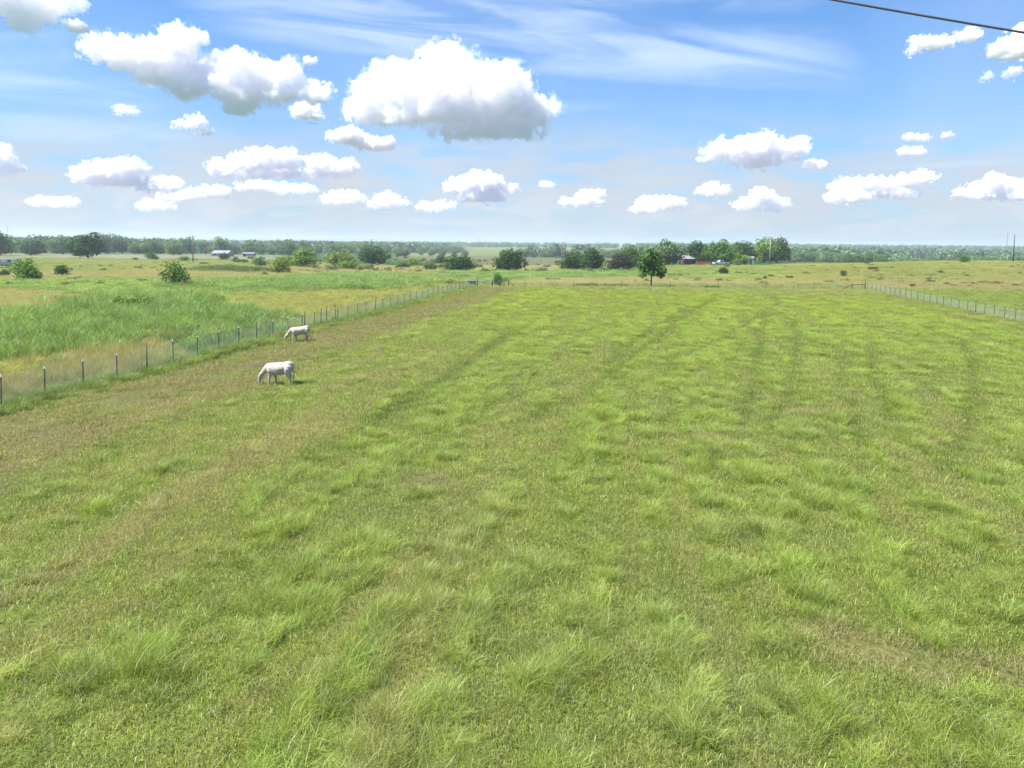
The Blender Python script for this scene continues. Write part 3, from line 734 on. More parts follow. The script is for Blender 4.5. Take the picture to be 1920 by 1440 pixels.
def grow(x, y, mode):
    n = len(x); col, tall, dry, soil = field(x, y)
    ok = tall > .03
    if mode == 'pasture':
        ok &= rg.rand(n) > soil * .85
    x, y, col, tall, dry, soil = (q[ok] for q in (x, y, col, tall, dry, soil)); n = len(x)
    z = height(x, y)
    u = rg.rand(n)
    idx = np.zeros(n, int); sc = np.ones((n, 3))
    dist = np.hypot(x, y); wide = 1 + np.clip((dist - 18) / 70, 0, 1.6) * .9
    lushm = u < sstep(.14, .42, tall); drym = ~lushm & (dry * .6 > rg.rand(n))
    pickf = lambda k, m: np.array([PIDX[KIND[k][j].name] for j in rg.randint(0, len(KIND[k]), m.sum())], int)
    tm = ~lushm & ~drym
    for k, mm in (('turf', tm), ('lush', lushm), ('dry', drym)):
        if mm.any(): idx[mm] = pickf(k, mm)
    weed = lushm & (dry < .12) & (tall > .45)
    if mode != 'pasture' and weed.any(): idx[weed] = pickf('weed', weed)
    if mode == 'pasture':
        bm_ = (rg.rand(n) < .006 * sstep(.45, .6, fbm(x / 4 + 31, y / 4, 3))) & (y < 45); lushm &= ~bm_; drym &= ~bm_
        if bm_.any(): idx[bm_] = pickf('broad', bm_); col[bm_] = alb(150, 172, 96); dry[bm_] = 0
    s = wide * (.8 + .5 * rg.rand(n))
    sc[:, 0] = sc[:, 1] = s
    s = np.where(lushm & (dist < 40), s * .85, s); sc[:, 0] = sc[:, 1] = s
    sc[:, 2] = np.where(lushm, tall * 1.15 * (.7 + .6 * rg.rand(n)), s * (.75 + .6 * rg.rand(n)))
    rot = np.stack([rg.normal(0, .06, n), rg.normal(0, .06, n), rg.rand(n) * 6.283], 1)
    j = (1.13 if mode == 'pasture' else 1.1) * np.clip(rg.normal(1, .19, n), .55, 1.6)[:, None]
    bright = np.where(lushm, 1.18, 1.0)[:, None] * np.array([1.02, 1, 1.0]) ** lushm[:, None]
    if mode != 'pasture': j = 1.08 * np.clip(rg.normal(1, .24, n), .5, 1.7)[:, None]
    tint = col * j * bright * np.stack([1 + rg.normal(0, .05, n), np.ones(n), 1 + rg.normal(0, .08, n)], 1)
    return np.stack([x, y, z], 1), rot, sc, idx, np.clip(tint, .005, .9), dry

def cat_(parts): return [np.concatenate(q) for q in zip(*parts)]
P_ = []; O_ = []
for (y0, y1, dens) in ((6, 20, 30), (20, 36, 20), (36, 62, 12), (62, 112, 6.5)):
    x, y = sample_wedge(y0, y1, dens)
    u, v = uv_of(x, y); ins = (v > 0) & (v < R_off - L_off) & (u < U_far)
    P_.append(grow(x[ins], y[ins], 'pasture'))
    k = ~ins
    if y0 >= 20: O_.append(grow(x[k], y[k], 'out'))
for (y0, y1, dens) in ((112, 170, 2.6), (170, 310, .9)):
    x, y = sample_wedge(y0, y1, dens); O_.append(grow(x, y, 'out'))
def big(o):                                    # bigger clumps far off
    p, r, s, i, t, d = o
    f = np.clip(np.hypot(p[:, 0], p[:, 1]) / 110, 1, 2.2)
    s[:, :2] *= f[:, None]
    return p, r, s, i, t, d
pp = cat_(P_); po = big(cat_(O_))
print('grass', len(pp[0]), len(po[0]))
scatter('pasture_grass', *pp, PROTO, 'patchy lime and olive pasture grass between the two wire fences', 'grass')
scatter('meadow_grass', *po, PROTO, 'taller weeds and dry meadow grass beyond the wire fences', 'grass')
# ------------------------------------------------------------------ trees and bushes
def crown_mat(name):
    m, nt, out = new_mat(name)
    oi = N(nt, 'ShaderNodeObjectInfo'); bv = N(nt, 'ShaderNodeAttribute', attribute_name='bv')
    lo = mix_rgb(nt, 'MULTIPLY', 1.0, oi.outputs['Color'], (.62, .66, .66)); hi = mix_rgb(nt, 'MULTIPLY', 1.0, oi.outputs['Color'], (1.38, 1.34, 1.2))
    c = mix_rgb(nt, 'MIX', bv.outputs['Fac'], lo, hi)
    d = N(nt, 'ShaderNodeBsdfDiffuse'); t = N(nt, 'ShaderNodeBsdfTranslucent')
    nt.links.new(c, d.inputs[0]); nt.links.new(mix_rgb(nt, 'MULTIPLY', 1.0, c, (1.05, 1.15, .55)), t.inputs[0])
    a = N(nt, 'ShaderNodeMixShader'); a.inputs[0].default_value = .3; nt.links.new(d.outputs[0], a.inputs[1]); nt.links.new(t.outputs[0], a.inputs[2])
    nt.links.new(a.outputs[0], out.inputs[0])
    return m
CROWN = crown_mat('leaf_clusters'); BARK = paint('bark', (.11, .085, .065), .9, var=.3, scale=9)

def leaf_cloud(lobes, n, size, seed, hang=0.0, mat=CROWN, name='crown'):
    """leaf cluster faces spread through lobes (x, y, z, rx, ry, rz); denser towards each lobe's skin"""
    g = np.random.RandomState(seed)
    L = np.array(lobes, float); w = (L[:, 3] * L[:, 4] * L[:, 5]) ** .7; w /= w.sum()
    k = g.choice(len(L), n, p=w)
    d = g.normal(size=(n, 3)); d /= np.linalg.norm(d, axis=1)[:, None]
    r = (.35 + .65 * g.rand(n) ** .45) * (1 + .16 * g.normal(size=n) * (g.rand(n) < .35))
    # clumps: pull the faces towards random sprays
    c = L[k, :3] + d * r[:, None] * L[k, 3:]
    ns = max(6, n // 26); sp = c[g.choice(n, ns)]; q = g.randint(0, ns, n)
    near = np.linalg.norm(c - sp[q], axis=1) < .42; c[near] = c[near] * .5 + sp[q][near] * .5
    nrm = d * .8 + g.normal(size=(n, 3)) * .55; nrm[:, 2] += .35
    nrm /= np.linalg.norm(nrm, axis=1)[:, None]
    a = np.cross(nrm, g.normal(size=(n, 3))); a /= np.linalg.norm(a, axis=1)[:, None]; b = np.cross(nrm, a)
    s = size * (.5 + g.rand(n))[:, None]
    V = np.stack([c - a * s, c - b * s * .62 + a * s * .1, c + a * s * .95, c + b * s * .6], 1).reshape(-1, 3)
    f = np.arange(n)[:, None] * 4 + np.array([[0, 1, 2, 3]])
    me = np_mesh(name, V, [f])
    sh = g.rand(ns)[q] * .55 + g.rand(n) * .45
    at3 = me.attributes.new('bv', 'FLOAT', 'POINT'); at3.data.foreach_set('value', np.repeat(sh, 4).astype(np.float32))
    me.materials.append(mat)
    return me

def trunk_mesh(lobes, h0, r0, seed, stems=1):
    g = random.Random(seed); mb = MB()
    for s_ in range(stems):
        lx = g.uniform(-.03, .03) if stems == 1 else g.uniform(-.10, .10); ly = g.uniform(-.03, .03) if stems == 1 else g.uniform(-.10, .10)
        p = [(lx * .4, ly * .4, -.03), (lx * .7, ly * .6, h0 * .5), (lx, ly, h0)]
        mb.tube(p, [r0 * 1.25, r0, r0 * .8], 7)
        for l in g.sample(lobes, min(len(lobes), 5 if stems == 1 else 3)):
            e = Vector(l[:3]); b = Vector((lx, ly, h0 * g.uniform(.85, 1)))
            m_ = b.lerp(e, .5) + Vector((g.uniform(-.04, .04), g.uniform(-.04, .04), .04))
            mb.tube([b, m_, e], [r0 * .6, r0 * .4, r0 * .12], 5)
    me = mb.mesh('trunk', True); me.materials.append(BARK)
    return me

def lobes_round(seed, w=1.0, base=.12, n=10, up=.0, ragged=.3):
    g = random.Random(seed); out = []
    for i in range(n):
        a = i * 2.4 + g.uniform(-.5, .5); z = ((i + g.uniform(.1, .9)) / n) ** 1.35
        prof = math.sin(math.pi * (.27 + .64 * z)) ** .8
        r = .5 * w * prof * g.uniform(.45, .8)
        s = g.uniform(.13, .22) * (1 + ragged * g.uniform(-.6, .8))
        zz = base + s + z * (1 - base - 1.9 * s)
        out.append((r * math.cos(a), r * math.sin(a), zz, s * 1.15 * (w ** .5), s * 1.15 * (w ** .5), s))
    out.append((0, 0, base + (1 - base) * .5, .25 * w, .25 * w, (1 - base) * .34)); out.append((.06, 0, base + .17, .30 * w, .28 * w, .15))
    return out

# prototypes, all one unit tall: (crown mesh, trunk mesh)
PT = {}
def proto(key, lobes, n, size, h0, r0, seed, stems=1):
    PT[key] = (leaf_cloud(lobes, n, size, seed), trunk_mesh(lobes, h0, r0, seed, stems))
for i in range(4): proto('oak%d' % i, lobes_round(50 + i, 1.15, .01, 15, ragged=.5), 3400, .036, .30, .026, 50 + i)
for i in range(3): proto('tall%d' % i, lobes_round(70 + i, .78, .04, 13, ragged=.6), 2800, .036, .34, .02, 70 + i)
for i in range(3): proto('bush%d' % i, lobes_round(80 + i, 1.15, -.02, 14, ragged=1.0), 2100, .042, .22, .018, 80 + i, 4)
for i in range(2): proto('airy%d' % i, lobes_round(90 + i, 1.25, .02, 13, ragged=1.0), 1000, .045, .25, .014, 90 + i, 5)
for i in range(2): proto('clump%d' % i, [(g_ * .9, .1 * (-1) ** k, .42, .42, .4, .5) for k, g_ in enumerate((-.75, -.25, .3, .8))] + [(0, 0, .3, .9, .5, .35)], 1500, .085, .15, .015, 95 + i, 4)
proto('lollipop', [(0, .02, .60, .22, .24, .30), (-.19, .05, .50, .16, .16, .15), (.21, -.06, .44, .17, .15, .15), (.05, .1, .86, .14, .15, .13), (-.17, -.1, .73, .14, .15, .13), (.19, .1, .69, .14, .15, .15), (-.25, 0, .34, .12, .13, .09), (.24, 0, .32, .10, .12, .08), (-.09, -.05, .90, .09, .1, .08), (.27, .04, .58, .09, .1, .08), (-.28, .06, .60, .09, .1, .08), (.02, -.1, .38, .15, .15, .10)], 2100, .036, .34, .018, 99)

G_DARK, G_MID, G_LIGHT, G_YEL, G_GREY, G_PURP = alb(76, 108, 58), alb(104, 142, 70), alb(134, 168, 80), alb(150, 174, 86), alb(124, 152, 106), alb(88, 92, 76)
def grow_tree(key, base, top_px, w_px, colr, label, cat, name, group=None, dist=None, rot=None, hgt=None):
    p = base if isinstance(base, Vector) else at(*base)
    if dist: p = at_dist(base[0], dist)
    h = hgt or (base[1] - top_px) * p.y / F
    w = w_px * p.y / F
    cm, tm = PT[key]
    # crowns are about this wide per unit height
    co = np.empty(len(cm.vertices) * 3, np.float32); cm.vertices.foreach_get('co', co); co = co.reshape(-1, 3)
    ext = float(np.percentile(co[:, 0], 98) - np.percentile(co[:, 0], 2)); zt = float(np.percentile(co[:, 2], 99.5))
    sxy = w / ext; sz = h / zt
    r_ = empty(name, p, rot if rot is not None else random.uniform(-.4, .4) + random.choice((0, 3.14)), (sxy, sxy, sz))
    c = link_mesh('crown' if cat == 'tree' else 'foliage', cm, None, r_); t = link_mesh('trunk' if cat == 'tree' else 'stem', tm, None, r_)
    v = random.uniform(.93, 1.07); c.color = (*[float(q * v) for q in colr], 1)
    tag(r_, label, cat, group)
    return r_

T = [  # prototype, (base px), top, width, colour, label, category
 ('tall0', (166,485), 437, 56, G_DARK, 'tallest tree on the left, dark and ragged, at the edge of the pale field', 'tree'),
 ('tall1', (2,479), 435, 34, G_MID, 'tree cut by the left edge beyond the pale field', 'tree'),
 ('oak1', (60,478.5), 451, 36, G_DARK, 'round dark tree right behind the left utility pole', 'tree'),
 ('bush2', (50,527), 485, 52, G_LIGHT, 'airy light green bush with loose branches in front of the parked trailer', 'bush'),
 ('bush0', (118,519), 497, 25, G_DARK, 'compact dark bush right of the airy bush', 'bush'),
 ('bush1', (11,521), 505, 18, G_DARK, 'small dark bush at the left edge below the trailer', 'bush'),
 ('airy1', (328,537), 489, 52, G_MID, 'large green bush with upright branches standing alone in the tan meadow', 'bush'),
 ('clump0', (247,583), 555, 62, G_LIGHT, 'broad low light green shrub amid the tall weeds', 'shrub'),
 ('bush2', (285,488), 472, 24, G_MID, 'green shrub on the pale field right of the tallest tree', 'shrub'),
 ('bush0', (253,489), 483, 10, G_DARK, 'small dark shrub left of the green one on the pale field', 'shrub'),
 ('airy0', (345,491), 480, 18, G_MID, 'loose shrub left of the second pole at the pale field', 'shrub'),
 ('bush1', (380,497), 491, 16, G_MID, 'low shrub just right of the second pole', 'shrub'),
 ('bush1', (418,486), 474, 19, G_DARK, 'dark shrub before the white roofed house', 'shrub'),
 ('clump1', (452,494), 486, 26, G_MID, 'spreading low shrub below the white outbuilding', 'shrub'),
 ('bush2', (487,501), 481, 26, G_GREY, 'grey green rounded bush left of the bright one', 'bush'),
 ('bush0', (524,514), 481, 34, G_YEL, 'bright yellow green rounded bush left of centre', 'bush'),
 ('bush1', (536,500), 480, 34, G_LIGHT, 'paler bush behind the bright yellow green one', 'bush'),
 ('airy1', (497,519), 509, 12, G_DARK, 'tiny dark shrub in front of the bright bush', 'shrub'),
 ('tall2', (568,502), 466, 38, G_LIGHT, 'upright light green tree right of the bright bush', 'tree'),
 ('bush2', (640,500), 468, 50, G_YEL, 'broad yellow green tree left of the third pole', 'tree'),
 ('bush0', (655,506), 489, 38, G_LIGHT, 'low green bush in front of the broad yellow green tree', 'bush'),
 ('bush1', (677,509), 498, 10, G_MID, 'small upright shrub left of the dark tree by the third pole', 'shrub'),
 ('oak0', (703,496.5), 464, 50, G_DARK, 'dark round tree behind the third pole', 'tree'),
 ('bush0', (752,504), 488, 24, G_GREY, 'greyish bush right of the third pole', 'bush'),
 ('clump0', (757,504), 497, 24, G_DARK, 'low dark shrub under the greyish bush', 'shrub'),
 ('bush1', (803,508), 488, 24, G_GREY, 'grey green bush left of the wide dark tree', 'bush'),
 ('bush2', (826,496), 478, 21, G_DARK, 'dark bush just behind the wide dark tree', 'bush'),
 ('airy0', (776,500), 483, 28, G_LIGHT, 'pale thin bush between the greyish and grey green ones', 'bush'),
 ('oak2', (861,509), 479, 58, G_DARK, 'wide dark tree with a low crown beside the short pale track', 'tree'),
 ('bush1', (931,537), 511, 16, G_MID, 'slim green bush grown up beside the far corner gate', 'bush'),
 ('bush0', (948,530), 520, 20, G_LIGHT, 'low leafy bush right of the corner gate posts', 'bush'),
 ('oak3', (955,509), 468, 52, G_DARK, 'dark round tree standing alone in the dry field', 'tree'),
 ('oak1', (1073,506), 474, 46, G_DARK, 'dark tree right behind the fourth pole', 'tree'),
 ('tall1', (1112,508), 467, 38, G_DARK, 'taller dark tree right of the fourth pole', 'tree'),
 ('oak2', (1164,508), 475, 46, G_PURP, 'dull purplish dark rounded tree', 'tree'),
 ('oak0', (1182,504), 462, 42, G_MID, 'mid green tree behind the purplish one', 'tree'),
 ('lollipop', (1221,540), 467, 45, G_MID * np.array([1.1, 1.02, 1.15]), 'nearest tree with a bare straight trunk at the far fence', 'tree'),
 ('tall0', (1253,499), 450, 44, G_GREY, 'tall grey green tree left of the red shed', 'tree'),
 ('oak3', (1240,499), 470, 30, G_DARK, 'dark low tree behind the nearest bare trunked tree', 'tree'),
 ('tall2', (1310,496), 453, 34, G_DARK, 'dark upright tree right of the red shed roof', 'tree'),
 ('oak0', (1350,496), 452, 62, G_MID, 'broad green tree over the white pickup', 'tree'),
 ('oak2', (1391,494), 453, 46, G_DARK, 'darker tree right of the broad one over the pickup', 'tree'),
 ('bush2', (1389,497), 475, 30, G_LIGHT, 'small bright green tree right of the white pickup', 'tree'),
 ('oak1', (1432,493), 447, 46, G_LIGHT, 'big light green tree left of the fifth pole', 'tree'),
 ('oak3', (1457,493), 447, 42, G_DARK, 'big dark tree right of the fifth pole', 'tree'),
 ('bush1', (1355,515), 500, 16, G_DARK, 'round dark bush alone in the green field below the pickup', 'bush'),
 ('clump1', (1267,527), 522, 9, G_MID, 'tiny shrub in the field right of the bare trunked tree', 'shrub'),
 ('bush0', (1435,525), 517, 6, G_DARK, 'tiny dark upright shrub in the right field', 'shrub'),
 ('clump0', (1446,521), 515, 10, G_DARK, 'small dark shrub right of the tiny upright one', 'shrub'),
 ('clump1', (1480,524), 517, 12, G_DARK, 'low wide dark shrub in the right field', 'shrub'),
 ('bush2', (1364,502), 496, 10, G_DARK, 'small dark shrub at the drive below the pickup', 'shrub'),
 ('airy0', (1581,520), 506, 12, G_DARK, 'dark two pronged shrub in the brownish right field', 'shrub'),
 ('clump0', (1557,532), 526, 11, G_MID, 'small shrub just beyond the right corner brace', 'shrub'),
 ('clump1', (1637,507), 500, 20, alb(120,112,66), 'flat brownish shrub near the crest on the right', 'shrub'),
 ('bush0', (1626,496), 489, 9, G_MID, 'small green shrub on the crest at right', 'shrub'),
 ('bush1', (1808,493), 478, 15, G_MID, 'round green bush on the crest near the last pole', 'bush'),
 ('clump0', (1711,540), 532, 9, G_DARK, 'little shrub just beyond the right fence', 'shrub'),
 ('clump1', (1787,538), 533, 14, G_MID, 'first dull shrub in the brown strip at right', 'shrub'),
 ('clump0', (1817,539), 534, 14, G_MID, 'second dull shrub in the brown strip at right', 'shrub'),
 ('clump0', (1100,538), 531, 42, G_MID, 'long dark grass clump left of the two along the far fence', 'grass clump'),
 ('clump1', (1152,539), 532, 50, G_MID, 'longest dark grass clump along the far fence', 'grass clump'),
 ('clump0', (1037,527), 521, 26, G_MID, 'grass clump in the cream strip beyond the far fence', 'grass clump'),
 ('clump1', (1256,541), 535, 16, G_MID, 'dark grass clump at the fence right of the bare trunk', 'grass clump'),
 ('clump0', (1335,542), 535, 26, G_MID, 'dark grass clump at the fence under the red shed', 'grass clump'),
 ('bush2', (465,606), 590, 20, G_MID, 'leafy dark weed bush close to the left fence', 'bush'),
 ('clump0', (455,612), 600, 28, G_MID, 'low weed clump at the left fence', 'shrub'),
]
for key, base, top, wd, colr, label, cat in T:
    grow_tree(key, base, top, wd, colr, label, cat, {'tree': 'tree', 'bush': 'bush', 'shrub': 'shrub', 'grass clump': 'grass_clump'}[cat])

# hedgerow trees behind the pale field and beyond the right crest: trees one can tell apart, built as copies
rng_h = random.Random(4)
def tree_row(px0, px1, dist0, dist1, hmin, hmax, step, label, group, tint, dens=1.0):
    px = px0
    while px < px1:
        d = rng_h.uniform(dist0, dist1); p = at_dist(px, d)
        h = rng_h.uniform(hmin * .8, hmax * 1.1); wpx = h * rng_h.uniform(.8, 1.35) / d * F
        c = tint * rng_h.uniform(.8, 1.25)
        grow_tree(rng_h.choice(['oak0', 'oak1', 'oak2', 'oak3', 'tall0', 'tall2']), p, None, wpx, c, label, 'tree', 'tree', group, hgt=h, rot=rng_h.uniform(0, 6.28))
        px += step * rng_h.choice((.7, .9, 1.2, 1.9))
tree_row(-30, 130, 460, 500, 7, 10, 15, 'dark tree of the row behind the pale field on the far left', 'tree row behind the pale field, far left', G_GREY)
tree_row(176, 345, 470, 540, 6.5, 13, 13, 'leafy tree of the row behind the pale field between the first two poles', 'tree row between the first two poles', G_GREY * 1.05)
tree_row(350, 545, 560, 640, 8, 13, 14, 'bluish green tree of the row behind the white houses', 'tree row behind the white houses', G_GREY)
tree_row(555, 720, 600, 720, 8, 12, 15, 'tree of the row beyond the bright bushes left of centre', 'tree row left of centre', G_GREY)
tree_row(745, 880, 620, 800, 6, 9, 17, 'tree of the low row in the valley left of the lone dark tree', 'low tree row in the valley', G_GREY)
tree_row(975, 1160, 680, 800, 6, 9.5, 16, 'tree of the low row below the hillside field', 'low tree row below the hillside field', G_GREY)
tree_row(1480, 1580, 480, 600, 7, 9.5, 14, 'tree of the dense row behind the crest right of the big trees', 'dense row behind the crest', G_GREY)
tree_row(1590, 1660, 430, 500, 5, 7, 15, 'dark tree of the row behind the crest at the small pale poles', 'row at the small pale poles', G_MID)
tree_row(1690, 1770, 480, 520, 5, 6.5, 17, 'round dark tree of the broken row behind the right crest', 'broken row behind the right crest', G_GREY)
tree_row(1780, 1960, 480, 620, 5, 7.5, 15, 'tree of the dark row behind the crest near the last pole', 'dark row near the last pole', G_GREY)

tree_row(885, 1230, 1850, 1950, 9, 13, 9.5, 'hazy tree of the row along the crest above the hillside field', 'tree row on the crest above the hillside field', G_MID)
# far woods on the hillsides: one mass
WOOD = bpy.data.collections.new('wood_sources')
_om = leaf_mat('far_wood_leaves', .25, .55, 1.45)
for i in range(4):
    me = leaf_cloud(lobes_round(150 + i, 1.2, .02, 9, ragged=.5), 420, .085, 150 + i, mat=_om, name='far_crown%d' % i)
    WOOD.objects.link(bpy.data.objects.new('far_crown%d' % i, me))
g = np.random.RandomState(3)
y = np.concatenate([np.sqrt(g.rand(5000) * (1300 ** 2 - 640 ** 2) + 640 ** 2), np.sqrt(g.rand(9000) * (2750 ** 2 - 1300 ** 2) + 1300 ** 2)])
x = (g.rand(len(y)) * 1.64 - .82) * y
px_, py_, _ = project(x, y, height(x, y))
keep = np.ones(len(y), bool)
for nm, poly, c, t, rough in _zw:
    if nm in ('hill', 'pale', 'dry'): keep &= ~inside(x, y, poly)
nzz = fbm(x / 130, y / 170, 3)
thr = np.where(y < 1300, .50, .44); thr = np.where((px_ > 860) & (px_ < 1220) & (y < 2200), .60, thr)
keep &= (nzz > thr) | (y > 2350)
keep &= ~((y < 760) & (px_ > 330) & (px_ < 560))
x, y = x[keep], y[keep]; n = len(x)
hh = 5.5 + 11 * g.rand(n) ** 1.6; sc = np.stack([hh * g.uniform(.9, 1.4, n)] * 2 + [hh], 1)
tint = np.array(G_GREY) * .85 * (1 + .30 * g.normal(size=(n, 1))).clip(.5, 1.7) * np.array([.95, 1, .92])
print('woods', n)
scatter('distant_woods', np.stack([x, y, height(x, y) - .3], 1), np.stack([0 * x, 0 * x, g.rand(n) * 6.28], 1), sc, g.randint(0, 4, n), tint, np.zeros(n), WOOD, 'bluish green woods covering the low hills along the horizon', 'woods')

# low scrub in the shallow valley between the meadow and the far fields
g = np.random.RandomState(12); px = g.uniform(340, 1210, 900); py = g.uniform(484, 512, 900)
SH = bpy.data.collections.new('scrub_sources')
for i in range(3): SH.objects.link(bpy.data.objects.new('scrub%d' % i, leaf_cloud(lobes_round(250 + i, 1.5, -.1, 8, ragged=.6), 380, .10, 250 + i, mat=_om, name='scrub%d' % i)))
pts = np.array([at(a, b)[:] for a, b in zip(px[:420], py[:420])]); k = fbm(pts[:, 0] / 22, pts[:, 1] / 30, 3) > .47; pts = pts[k]; n = len(pts)
hh = g.uniform(.5, 1.7, n)
scatter('valley_scrub', pts, np.stack([0 * hh, 0 * hh, g.rand(n) * 6.28], 1), np.stack([hh * 1.5, hh * 1.5, hh], 1), g.randint(0, 3, n), np.array(alb(118, 142, 80)) * g.uniform(.6, 1.35, (n, 1)) * np.stack([g.uniform(.85, 1.1, n), np.ones(n), g.uniform(.8, 1.2, n)], 1), np.zeros(n), SH, 'low grey green scrub dotted over the shallow valley before the far fields', 'scrub')

# darker tussocks dotted through the open meadows on both sides
g = np.random.RandomState(31); px = g.uniform(-40, 1960, 1500); py = 494 + 44 * g.rand(1500) ** .8
keep = ((px > 1190) | (px < 880)) & (py < 545) & ~((px > 860) & (py > 536) & (px < 1640))
pts = np.array([at(a, b)[:] for a, b in zip(px[keep][:900], py[keep][:900])])
k = fbm(pts[:, 0] / 14 + 9, pts[:, 1] / 9, 3) > .50; u_, v_ = uv_of(pts[:, 0], pts[:, 1]); k &= (v_ < -4) | (v_ > R_off - L_off + 4) | (u_ > U_far + 5); pts = pts[k]; n = len(pts)
hh = g.uniform(.25, .85, n)
scatter('meadow_tussocks', pts, np.stack([0 * hh, 0 * hh, g.rand(n) * 6.28], 1), np.stack([hh * g.uniform(1.2, 2.4, n), hh * g.uniform(1.2, 2.0, n), hh], 1), g.randint(0, 3, n), np.array(alb(104, 132, 66)) * g.uniform(.55, 1.3, (n, 1)) * np.stack([g.uniform(.9, 1.25, n), np.ones(n), g.uniform(.8, 1.2, n)], 1), np.full(n, .1), SH, 'dark tussocks and low weeds dotted over the open meadows beyond the fences', 'tussocks')
# ------------------------------------------------------------------ wire fences
STEEL = paint('green_steel', (.035, .045, .04), .6, .2, var=.25, scale=20)
WOODM = paint('weathered_wood', (.085, .065, .048), .9, var=.3, scale=14)
WHITE = paint('white_post_tip', (.82, .82, .78), .5)
WIRE = paint('galvanised_wire', (.48, .55, .49), .5, .2, var=.1)
RUST = paint('rusty_pipe', (.20, .085, .06), .7, .2, var=.3, scale=12)

def tpost_mesh(h):
    mb = MB(); mb.box((0, 0, h / 2 - .1), (.033, .009, h + .2)); mb.box((0, .022, h / 2 - .1), (.009, .038, h + .2))
    for k in range(int(h / .06)): mb.box((0, -.009, .05 + k * .06), (.022, .012, .012))
    return mb.mesh('post')
def wpost_mesh(h, r=.035):
    return MB().tube([(0, 0, -.2), (.004, 0, h * .5), (0, .003, h)], [r * 1.1, r, r * .92], 8).mesh('post', True)
TP = tpost_mesh(1.40); TP.materials.append(STEEL)
TIP = MB().box((0, .006, 1.345), (.044, .044, .10)).mesh('tip'); TIP.materials.append(WHITE)
WP = wpost_mesh(1.52); WP.materials.append(WOODM)

def gz(x, y): return float(height(x, y))
def wire_fence(P0, P1, label, spacing, woods, name='wire_fence', start=0.0, extra=(), mesh_h=1.16, mesh=True, strands=(1.36,), vstep=.05, hstep=.10, post_h=1.0, wr=.0021, mix=True):
    root = empty(name, (P0.x, P0.y, gz(P0.x, P0.y))); tag(root, label, 'fence')
    inv = Matrix.Translation(-root.location)
    L = (P1 - P0).xy.length; dr = (P1 - P0).xy.normalized()
    ang = math.atan2(dr.y, dr.x)
    def pt(s): return P0.x + dr.x * s, P0.y + dr.y * s
    ss = []; s = start; k = 0
    while s < L:
        ss.append((s, woods(k))); s += spacing; k += 1
    ss += [(e, True) for e in extra]
    rngp = random.Random(len(label))
    for s, wood in ss:
        x, y = pt(s); z = gz(x, y)
        p = link_mesh('post', WP if wood else TP, None, root); p.location = Vector((x, y, z)) - root.location
        p.rotation_euler = (rngp.gauss(0, .018), rngp.gauss(0, .018), ang + (0 if not wood else rngp.uniform(0, 6)))
        p.scale = (1, 1, post_h * rngp.uniform(.97, 1.04))
        if not wood:
            c = link_mesh('tip', TIP, None, p)
    if mesh:
        # woven wire: three sided wires, real spacing
        n = int(L / vstep); sv = np.arange(n + 1) * vstep
        X = P0.x + dr.x * sv - root.location.x; Y = P0.y + dr.y * sv - root.location.y
        Zg = height(P0.x + dr.x * sv, P0.y + dr.y * sv) - root.location.z
        top = mesh_h + .03 * (fbm(sv / 1.7, sv * 0, 2) - .5)
        a3 = np.array([0, 2.094, 4.189])
        V = []; Fq = []; base = 0
        ox = np.cos(a3) * wr * 1.2; oy = np.sin(a3) * wr * 1.2
        bot = np.stack([X[:, None] + ox, Y[:, None] + oy, (Zg + .02)[:, None] + 0 * ox], -1); tp = bot.copy(); tp[:, :, 2] = (Zg + top)[:, None]
        V.append(np.concatenate([bot, tp], 1).reshape(-1, 3))
        i = np.arange(n + 1)[:, None, None] * 6 + np.array([[0, 1, 4, 3], [1, 2, 5, 4], [2, 0, 3, 5]])[None]
        Fq.append(i.reshape(-1, 4)); base += 6 * (n + 1)
        st = max(1, int(.6 / vstep)); q = np.arange(0, n + 1, st)
        for hk in np.arange(.02, 1.0001, hstep / mesh_h):
            zc = Zg[q] + top[q] * hk; m_ = len(q)
            ring = np.stack([X[q][:, None] + (-dr.y) * np.cos(a3) * wr * 1.4, Y[q][:, None] + dr.x * np.cos(a3) * wr * 1.4, zc[:, None] + np.sin(a3) * wr * 1.4], -1)
            V.append(ring.reshape(-1, 3))
            i = (np.arange(m_ - 1)[:, None, None] * 3 + np.array([[0, 1, 4, 3], [1, 2, 5, 4], [2, 0, 3, 5]])[None]) + base
            Fq.append(i.reshape(-1, 4)); base += 3 * m_
        wm = np_mesh('woven_wire', np.concatenate(V), [np.concatenate(Fq)])
        link_mesh('woven_wire', wm, WIRE, root)
    for hgt in strands:
        mb = MB(); sv = np.arange(0, L + .01, max(spacing / 2, 1.0)); pts = []
        for j, s in enumerate(sv):
            x, y = pt(s); pts.append(Vector((x, y, gz(x, y) + hgt - (.02 if j % 2 else 0))) - root.location)
        mb.tube(pts, .003, 4, caps=False); mb.build('strand', WIRE, root)
    return root

A = LF0 - FD * 13.2
A.z = 0
lf = wire_fence(A, LF1, 'long wire fence with white tipped posts running up the left side past the cattle', 2.2, lambda k: k % 5 == 4, start=0.0, extra=(13.2 + 24.6, 13.2 + 27.5, 13.2 + 30.4))
B = RF0 - FD * 16.0
rf = wire_fence(B, RF1, 'wire fence with white tipped posts along the right side of the pasture', 2.05, lambda k: k % 5 == 2, start=.6)
CR = at(924, 539)
ff = wire_fence(CR, RF1, 'thin far cross fence of few posts closing the end of the pasture', 2.55, lambda k: k % 3 == 2, mesh=True, strands=(1.25,), vstep=.30, hstep=.2, post_h=.86, wr=.0028)

